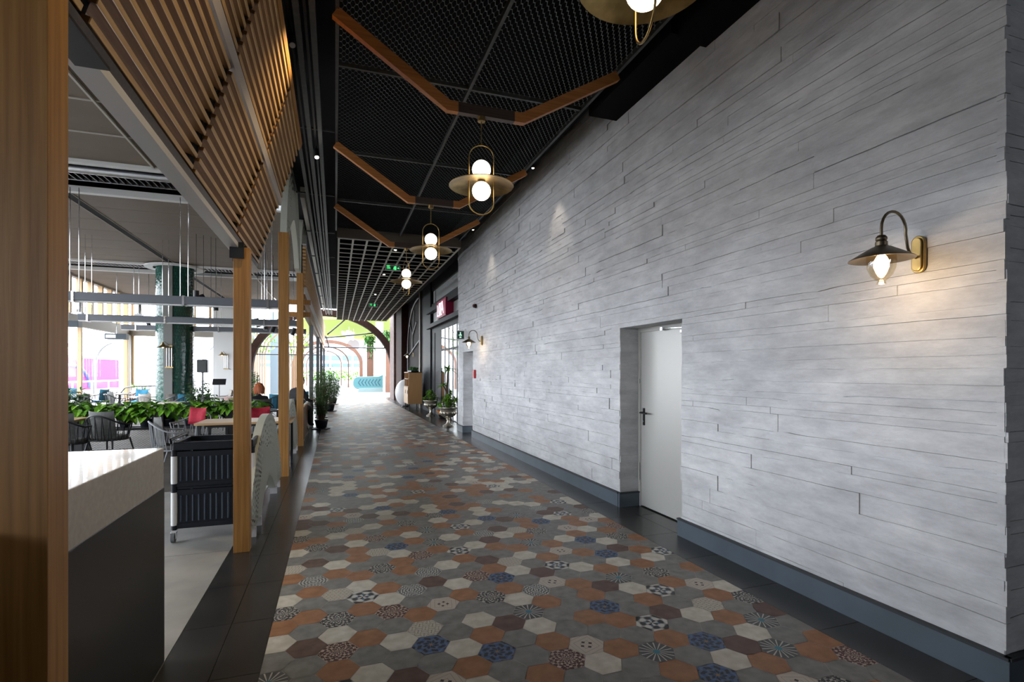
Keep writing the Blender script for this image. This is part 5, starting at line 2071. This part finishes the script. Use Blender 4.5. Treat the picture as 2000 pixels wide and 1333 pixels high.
# exit signs hung under the grid
def hung_sign(px, pyc, d, wpx, hpx, label, arrow=True):
    x, y = at_ground(px, d)
    z = CAM_H + (HY - pyc) * d / FPX
    wd, ht = wpx * d / 1058, hpx * d / 1000
    t = thing('exit_sign', label, 'sign', (x, y, z))
    MB().box(-wd / 2, wd / 2, -0.015, 0.015, -ht / 2, ht / 2).build('frame', mat('sign_frame_grey', (0.45, 0.5, 0.48), 0.4), t)
    MB().box(-wd / 2 + .02, wd / 2 - .02, -0.018, -0.015, -ht / 2 + .02, ht / 2 - .02).build('face', exit_dark, t)
    for s in (-1, 1):
        MB().tube([(s * wd * .35, 0, ht / 2), (s * wd * .35, 0, 4.4 - z)], 0.004, 6).build('cable', black_metal, t)
    L_ = MB()
    u = ht * 0.62

    def seg(x0, z0, x1, z1, w_=0.018):
        L_.beam((x0, -0.021, z0), (x1, -0.021, z1), 0.006, w_, up=(-(z1 - z0), 0, x1 - x0))

    def glyph(ch, x0, z0, s):
        G_ = {'E': [((0.6, 1), (0, 1)), ((0, 1), (0, 0)), ((0, 0), (0.6, 0)), ((0, .5), (.5, .5))], 'X': [((0, 0), (.7, 1)), ((0, 1), (.7, 0))],
              'I': [((.1, 0), (.1, 1))], 'T': [((0, 1), (.7, 1)), ((.35, 0), (.35, 1))], 'C': [((.6, 1), (0, 1)), ((0, 1), (0, 0)), ((0, 0), (.6, 0))],
              'K': [((0, 0), (0, 1)), ((0, .5), (.6, 1)), ((0, .5), (.6, 0))], 'S': [((.6, 1), (0, 1)), ((0, 1), (0, .5)), ((0, .5), (.6, .5)), ((.6, .5), (.6, 0)), ((.6, 0), (0, 0))]}
        for (p, q) in G_[ch]:
            seg(x0 + p[0] * s * .62, z0 + p[1] * s, x0 + q[0] * s * .62, z0 + q[1] * s, 0.14 * s)
    for row, word in enumerate(('EXIT', 'CIKIS')):
        xx = -wd / 2 + 0.045
        for ch in word:
            glyph(ch, xx, 0.02 - row * u * 0.52, u * 0.40)
            xx += u * 0.40 * (0.35 if ch == 'I' else 0.62)
    # running figure in a doorway, then an arrow
    cx = wd * 0.10
    L_.box(cx + u * .05, cx + u * .55, -0.023, -0.018, -u / 2, u / 2)
    seg(cx - u * .35, -u * .45, cx - u * .1, 0, 0.09 * u)
    seg(cx - u * .1, 0, cx - u * .12, u * .3, 0.14 * u)
    seg(cx - u * .1, 0, cx + u * .0, -u * .45, 0.09 * u)
    if arrow:
        ax = wd / 2 - u * 0.75
        seg(ax - u * .2, 0, ax + u * .3, 0, 0.12 * u)
        seg(ax + u * .1, u * .22, ax + u * .36, 0, 0.12 * u)
        seg(ax + u * .1, -u * .22, ax + u * .36, 0, 0.12 * u)
    L_.build('pictogram', exit_green, t)


hung_sign(767, 524, 12.5, 31, 11, 'green lit exit sign with an arrow hung beside the farthest pendant')
hung_sign(729, 596.5, 18.5, 18, 6.5, 'small green exit sign hung further along under the grid ceiling', False)
for i, (px, py, d) in enumerate(((772, 500, 11.9), (750, 549, 14.9), (741, 566, 16.8), (733, 581, 18.7), (724, 603, 22))):
    x, y = at_ground(px, d)
    t = thing('downlight', ORD[i] + ' small lit downlight from the camera set in the pale grid ceiling', 'spotlight', (x, y, 4.385), 0, 'downlights in the grid ceiling')
    MB().tube([(0, 0, 0.10), (0, 0, 0.0)], 0.05, 14).build('housing', black_metal, t)
    MB().tube([(0, 0, 0.001), (0, 0, -0.004)], 0.03, 14).build('lens', spot_lit, t)

# ================================================================== BEYOND THE OPEN END
MB().box(-140, 140, 32.2, 200, -0.35, -0.005).box(-140, -9.2, -60, 32.2, -0.35, -0.005).build('ground_outside', gstone)
struct(bpy.data.objects['ground_outside'])


def gothic(cx, hw, h, spring, n=16, k=1.0):
    L_ = [(cx - hw, 0), (cx - hw, spring)]
    for i in range(1, n + 1):
        a = i / n
        L_.append((cx - hw * cos(a * pi / 2) ** 0.95, spring + (h - spring) * sin(a * pi / 2)))
    R_ = [(2 * cx - p[0], p[1]) for p in reversed(L_[:-1])]
    return L_ + R_


def arch_thing(name, label, cx, hw, h, spring, y, wd, dp, m, z0=0, extra=None):
    t = thing(name, label, 'arch', (cx, y, z0))
    outer = gothic(0, hw, h, spring)
    inner = gothic(0, hw - wd, h - wd, spring)
    b = MB()
    for i in range(len(outer) - 1):
        b.prism([outer[i], outer[i + 1], inner[i + 1], inner[i]][::-1], 'Y', -dp / 2, dp / 2)
    b.build('arch_frame', m, t)
    return t


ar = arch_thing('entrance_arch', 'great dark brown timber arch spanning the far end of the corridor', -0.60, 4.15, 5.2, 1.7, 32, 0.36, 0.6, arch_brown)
b = MB()
b.tube([(-3.6, 0, 3.0), (3.6, 0, 3.0)], 0.035, 8)
b.tube([(-3.6, 0, 2.55), (-0.2, 0, 2.55)], 0.035, 8)
b.tube([(0.0, 0, 3.55), (3.2, 0, 3.95)], 0.04, 8).tube([(0.15, 0, 3.75), (1.4, 0, 4.9)], 0.04, 8).tube([(-0.3, 0, 3.9), (0.1, 0, 3.6), (0.25, 0, 3.0)], 0.035, 8)
b.build('tie_rod', black_metal, ar, smooth=True)
for (cx, hw, h, sp, y, wd, l) in ((-0.55, 2.75, 4.2, 2.2, 45, 0.28, 'nearest brown pergola arch in the bright open end'), (-0.9, 2.2, 4.1, 2.4, 54, 0.12, 'thin pergola arch behind the nearest one'),
                              (-1.2, 1.9, 4.0, 2.4, 62, 0.10, 'thinnest far pergola arch in the bright open end')):
    arch_thing('pergola_arch', l, cx, hw, h, sp, y, wd, 0.25, rib_wood)
for i, (x, y) in enumerate(((-4.95, 38), (-2.9, 41))):
    t = thing('trellis_column', ('fan-topped slatted timber column behind the tall oak post', 'second fan-topped slatted timber column further right')[i], 'column', (x, y, 0))
    for k in range(7):
        a = -0.45 + k * 0.15
        MB().tube([(a, 0, 0), (a, 0, 2.7), (a * 1.5, 0, 3.5), (a * 3.4, 0, 4.5)], 0.055, 6).build('slat', mat('trellis_pale', (0.20, 0.13, 0.07), 0.6), t)
    b = MB()
    rr = random.Random(40 + i)
    for j in range(150):
        p = (rr.uniform(-1.1, 1.1), rr.uniform(-.2, .1), rr.uniform(2.9, 4.5))
        b.leaf(p, (rr.uniform(-1, 1), rr.uniform(-1, 1), rr.uniform(-1, .5)), 0.28, 0.12, 0.3)
    b.build('vine', leaf_g, t)
for x, y, l in ((-5.55, 39, 'pale blue pillar left of the trellis column'), (-4.05, 40, 'pale blue pillar between the trellis columns'), (3.55, 45, 'tall white pillar right of the escalator')):
    o = MB().box(-0.3, 0.3, -0.3, 0.3, 0, 5.8).build('pillar', mat('pale_blue_plaster', (0.13, 0.165, 0.19), 0.7) if x < 0 else white_wall)
    o.location = (x, y, 0)
    tag(o, l, 'pillar')
for x, y, l in ((2.85, 46, 'vine-topped brown pillar left of the white pillar'), (3.90, 40, 'vine-topped brown pillar just left of the great arch foot')):
    t = thing('vine_pillar', l, 'pillar', (x, y, 0))
    MB().box(-0.28, 0.28, -0.2, 0.2, 0, 4.6).build('shaft', rib_wood, t)
    b = MB()
    rr = random.Random(int(x * 10))
    for j in range(240):
        p = (rr.uniform(-.5, .5), rr.uniform(-.35, -.1), 4.7 - abs(rr.gauss(0, 0.7)))
        b.leaf(p, (rr.uniform(-1, 1), rr.uniform(-1, .2), rr.uniform(-1, .5)), 0.3, 0.13, 0.3)
    b.build('vine', leaf_d, t)

# lime ceiling over the concourse, chandeliers
o = MB().prism([(-3.0, 47), (8.5, 42), (9.5, 80), (-3.5, 66)], 'Z', 6.0, 6.3).build('ceiling_lime', lime)
struct(o)
t = thing('chandelier', 'white cluster chandelier below the lime green ceiling', 'pendant lamp', (1.25, 52, 5.1))
b = MB()
rr = random.Random(6)
for j in range(26):
    b.ball((rr.uniform(-.6, .6), rr.uniform(-.4, .4), rr.uniform(-.35, .35)), 0.16, 10)
b.build('petals', plastic_white, t, smooth=True)
MB().tube([(0, 0, 0.3), (0, 0, 0.9)], 0.02, 6).build('cable', steel, t)
t = thing('round_sign', 'round grey hanging disc beyond the great arch', 'sign', (1.75, 55, 4.3))
MB().tube([(0, -0.05, 0), (0, 0.05, 0)], 0.62, 28).build('disc', mat('disc_grey', (0.35, 0.30, 0.33), 0.6), t)
MB().tube([(0, 0, 0.6), (0, 0, 1.7)], 0.02, 6).build('cable', steel, t)

# escalator side with chevrons
t = thing('escalator', 'turquoise escalator side panel with chevron stripes at the far end', 'escalator', (1.48, 41, 0))
t.scale = (0.78, 1, 1)
poly = []
for i in range(11):
    a = pi / 2 + pi * i / 10
    poly.append((0.42 * cos(a) + 0.2, 0.72 + 0.42 * sin(a)))
poly += [(2.6, 0.32), (2.6, 1.30), (2.2, 1.16)]
MB().prism(poly, 'Y', 0, 0.08).build('side_panel', turq, t)
MB().prism([(0.2, -0.01), (2.6, -0.01), (2.6, 0.32), (0.3, 0.30)], 'Y', -0.02, 0.1).build('plinth', mat('plinth_pale', (0.12, 0.17, 0.17), 0.5), t)
b = MB()
pts = [(p[0], 0.04, p[1]) for p in poly]
b.tube([pts[-2], pts[-1]] + pts[:12], 0.05, 8)
b.build('handrail', mat('handrail_dark', (0.06, 0.12, 0.13), 0.5), t, smooth=True)
b = MB()
for i in range(7):
    x = 0.25 + i * 0.31
    b.beam((x + 0.22, -0.012, 1.0), (x, -0.012, 0.74), 0.02, 0.05, up=(1, 0, 0)).beam((x, -0.012, 0.74), (x + 0.22, -0.012, 0.48), 0.02, 0.05, up=(1, 0, 0))
b.build('chevron', navy, t)

# distant building, hoarding, arcade seen through the left windows
t = thing('distant_building', 'pale distant building with dark window bands beyond the open end', 'building', (-2, 112, 0))
MB().box(-22, 8, 0, 10, 0, 9).build('wall', far_bld, t)
for z0, z1 in ((2.6, 3.3), (3.9, 5.0)):
    for i in range(9):
        MB().box(-12 + i * 2.2, -10.2 + i * 2.2, -0.1, 0, z0, z1).build('window', far_win, t)
t = thing('hedge', 'low pale green hedge before the distant building', 'hedge', (-1, 95, 0))
b = MB()
rr = random.Random(77)
for j in range(500):
    b.leaf((rr.uniform(-6, 5), rr.uniform(-.5, .5), rr.uniform(0.0, 1.6)), (rr.uniform(-1, 1), rr.uniform(-1, 1), 1), 0.5, 0.3, 0.2)
b.build('foliage', leaf_g, t)
t = thing('hoarding', 'magenta hoarding with a blue arc seen through the left window', 'hoarding', (-16, 43, 0))
MB().box(-0.1, 0.1, -8, 4.5, 0.35, 2.45).build('panel', magenta, t)
MB().box(-0.14, 0.14, -8, 4.5, 2.45, 2.62).build('cap_rail', far_win, t)
MB().box(-0.1, 0.1, 4.7, 7.2, 0.3, 2.4).build('side_panel', mat('pale_pink', (0.8, 0.25, 0.45), 0.6), t)
b = MB()
pts = [(0.12, -3.2 + 2.6 * cos(a * pi / 20), 0.5 + 1.5 * sin(a * pi / 20)) for a in range(0, 21)]
b.tube(pts, 0.12, 8)
b.build('blue_arc', mat('arc_blue', (0.08, 0.12, 0.5), 0.6), t)
t = thing('glass_barrier', 'white topped glass barrier outside the left window', 'barrier', (-11.5, 33, 0))
b = MB()
b.box(-0.04, 0.04, -10, 8, 1.05, 1.12)
for i in range(10):
    b.box(-0.03, 0.03, -10 + i * 2, -9.95 + i * 2, 0, 1.05)
b.build('frame', plastic_white, t)
MB().box(-0.006, 0.006, -10, 8, 0.1, 1.05).build('glass', glass, t)
for i, (cx, y) in enumerate(((-13.5, 40), (-10.6, 40.5), (-7.6, 41), (-16.5, 39.5))):
    arch_thing('garden_arch', ('pale ribbed garden arch seen left of the white window post', 'pale ribbed garden arch right of the white window post', 'pale ribbed garden arch behind the green column', 'pale ribbed garden arch at the far left window')[i],
               cx, 1.25, 3.55, 1.9, y, 0.12, 0.3, grey_paint)

# floor sticker, tables in the near dining area already done; patch of pale marking on the floor
